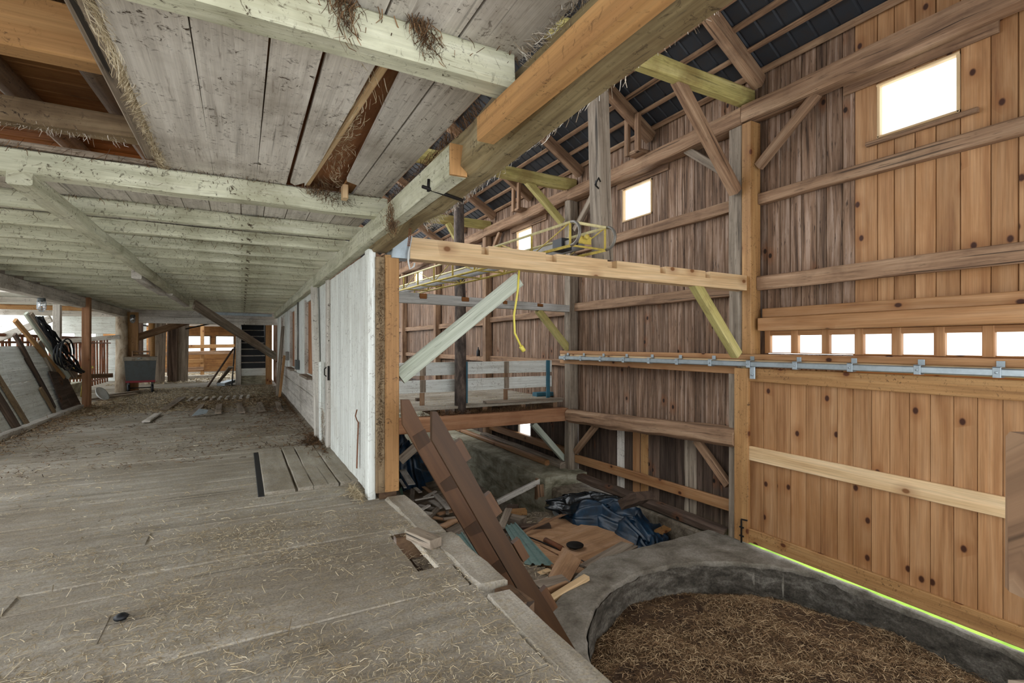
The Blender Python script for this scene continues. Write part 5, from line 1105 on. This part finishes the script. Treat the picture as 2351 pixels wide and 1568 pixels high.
timber('slanting_board', 'hewn', (-2.74, 18.5, 1.62), (-1.55, 20.5, 2.24), .05, .22, 'brown board slanting up from the orange post to the ceiling', 'board')
# stairwell
sw = empty('back_stair', (.35, 20.5, 0), 'dark steep stair with pale tread edges in the recess at the end of the aisle', 'stair')
for k in range(8):
    MB().bx(-.02, .74, 19.75 + .22 * k, 20.0 + .22 * k, .50 + .235 * k, .54 + .235 * k).build('tread', 'white', sw)
MB().bx(-.02, .74, 19.72, 19.76, .30, .56).build('riser', 'whitepaint', sw, 'white lowest riser')
MB().bx(-.02, .74, 19.7, 20.1, 0, .30).build('stair_base', 'mossy', sw)
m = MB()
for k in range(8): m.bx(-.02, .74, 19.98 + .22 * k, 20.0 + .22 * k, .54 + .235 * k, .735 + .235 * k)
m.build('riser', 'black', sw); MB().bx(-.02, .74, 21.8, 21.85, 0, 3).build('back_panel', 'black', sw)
timber('stair_post', 'white', (-.11, 19.65, 0), (-.11, 19.65, 2.1), .16, .16, 'whitish post on the left side of the dark stair', 'post')
timber('stair_post', 'orange', (.83, 19.4, 0), (.83, 19.4, 2.16), .20, .18, 'orange post on the right side of the dark stair', 'post')
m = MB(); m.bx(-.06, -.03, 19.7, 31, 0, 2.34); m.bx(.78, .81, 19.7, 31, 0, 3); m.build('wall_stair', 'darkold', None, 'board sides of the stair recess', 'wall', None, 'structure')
T(MB().beam((-.62, 19.2, .06), (-.32, 19.9, .12), .25, .1), 'trough_piece', 'galvm', 'pale metal trough leaning beside the stair post', 'trough')
timber('dark_board', 'black', (-.3, 19.4, 0), (-.22, 19.7, 1.3), .04, .2, 'black board standing beside the whitish stair post', 'board')
T(MB().tube([(-.98, 18.9, .02), (-.26, 19.5, 1.25)], .03, 6), 'stick', 'darkold', 'dark stick leaning towards the stair post', 'stick')
# back wall of far room
wb = empty('wall_far', (-2, 30, 0), 'orange-brown boarded wall with windows at the very end of the aisle', 'wall', kind='structure')
m = MB(); xw = [(-6.0, -2.62), (-.62, -.03)]
def hb(x0, x1, z0, z1):
    z = z0
    while z < z1 - .01: m.bx(x0, x1, 30, 30.03, z, min(z + .2, z1)); z += .2
hb(-6, -.03, 0, .95); hb(-6, -2.55, .95, 2.34); hb(-.35, -.03, .95, 2.34); hb(-2.55, -.35, 1.85, 2.34); hb(-1.42, -1.22, .95, 1.85)
m.build('boards', 'loft', wb)
for k, (a, b_, lab) in enumerate([(-2.55, -1.42, 'left bright window at the very end of the aisle'), (-1.22, -.35, 'right bright window at the very end of the aisle')]):
    w = empty('window_%d' % (20 + k), (a, 30, .95), lab, 'window', kind='structure')
    f = MB(); f.bx(a, a + .05, 29.97, 30.05, .95, 1.85); f.bx(b_ - .05, b_, 29.97, 30.05, .95, 1.85); f.bx(a, b_, 29.97, 30.05, .95, 1.0); f.bx(a, b_, 29.97, 30.05, 1.8, 1.85); f.build('window_frame', 'grey', w)
    MB().bx(a, b_, 30.01, 30.015, .95, 1.85, ch=0).build('pane', 'glass', w)
for k, (x, y, mat, lab) in enumerate([(-3.25, 25, 'orange', 'left orange pen post in the far room'), (-2.6, 24.4, 'darkold', 'dark rotten pen post in the far room'), (-1.55, 26, 'orange', 'orange pen post under the far windows')]):
    timber('pen_post', mat, (x, y, 0), (x, y, 2.34), .14, .16, lab, 'post', 'pen posts in the far room')
for k, (z, x0, x1, lab) in enumerate([(.28, -3.2, -1.5, 'lowest'), (.62, -3.2, -1.5, 'second lowest'), (1.0, -3.2, -.3, 'middle'), (1.28, -3.2, -.3, 'topmost')]):
    timber('pen_rail', 'orange' if k % 2 else 'hewn', (x0, 25.6, z), (x1, 25.9, z + .05), .04, .16, lab + ' pen rail board in the far room', 'board', 'pen rails in the far room')
T(MB().bx(-4.6, -3.4, 25.3, 25.33, .1, 1.3, seg=3, jit=.01), 'rusty_board', 'rustboard', 'rusty brown panel at the left of the far room', 'panel')
T(MB().tube([(-3.75, 24.6, .1), (-3.75, 24.6, 1.6)], .025, 6), 'pen_pipe', 'iron', 'dark pipe standing in front of the rusty panel', 'pipe')
timber('floor_beam', 'white', (-3.4, 23.0, .10), (-1.0, 23.6, .08), .2, .16, 'low pale curb across the far room floor', 'beam')
T(MB().tube([(-3.2, 22.6, 2.1), (-2.0, 22.4, 1.95), (-1.0, 22.0, 2.2)], .03, 6), 'pipe', 'iron', 'dark pipe hanging below the ceiling beyond the upright planks', 'pipe')
timber('ceiling_board', 'galvm', (-1.2, 18.6, 2.40), (.9, 18.7, 2.38), .02, .09, 'pale strip under the last joist at the end of the aisle', 'board')
q = np.random.default_rng(90); n = 2500
strands('far_straw', np.stack([q.uniform(-4, -.2, n), q.uniform(21, 28, n), np.full(n, .02)], 1), .1, .3, .012, 'straw', True, label='straw covering the floor of the far room', cat='straw', seed=91)

# ------------------------------------------------------------------ rail timber at the right edge, close to the camera
rp = V((.8785, -.4778, 0)); fw = V((.4778, .8785, 0))
def cam(u, d, z): return fw * d + rp * (u * d) + V((0, 0, z))
rt = empty('edge_rail', cam(1.3, .95, 0.0), 'rough timber rail end with sawn grain at the right edge close by', 'rail')
e = cam(1.045, .97, 0); f_ = cam(1.75, 1.02, 0)
MB().beam((e.x, e.y, 1.065), (f_.x, f_.y, 1.065), .10, .325, seg=3, jit=.003, ch=.01).build('upper_rail', 'hewn', rt)
e2 = cam(1.06, .97, 0)
MB().beam((e2.x, e2.y, .52), (f_.x, f_.y, .52), .12, .42, seg=3, jit=.012, ch=.02).build('lower_rail', 'grey', rt)
p = cam(1.4, 1.12, 0); MB().beam((p.x, p.y, -1.35), (p.x, p.y, 1.5), .14, .14).build('rail_post', 'grey', rt)

# ------------------------------------------------------------------ daylight
wd = bpy.data.worlds.new('overcast'); scene.world = wd; wd.use_nodes = True
nt = wd.node_tree; bg = nt.nodes['Background']; bg.inputs[0].default_value = (.93, .97, 1.0, 1); bg.inputs[1].default_value = SKY

cam_d = bpy.data.cameras.new('camera'); co = bpy.data.objects.new('camera', cam_d); COL.objects.link(co)
co.location = (0, 0, 1.41); TH = 0.498117
co.rotation_euler = (math.pi / 2, 0, -TH)
cam_d.sensor_fit = 'HORIZONTAL'; cam_d.sensor_width = 36; cam_d.lens = 36 * 1140 / 2351
cam_d.shift_y = (790 - 784) / 2351; cam_d.clip_start = .02; cam_d.clip_end = 200
scene.camera = co
vs = scene.view_settings; vs.view_transform = 'Standard'; vs.look = 'None'; vs.gamma = 1; vs.use_curve_mapping = False; vs.exposure = EXPO
cy = scene.cycles
cy.use_denoising = True; cy.max_bounces = 7; cy.diffuse_bounces = 5; cy.glossy_bounces = 2; cy.transmission_bounces = 2; cy.transparent_max_bounces = 8
cy.caustics_reflective = False; cy.caustics_refractive = False; cy.sample_clamp_indirect = 4; cy.use_adaptive_sampling = True; cy.adaptive_threshold = .02
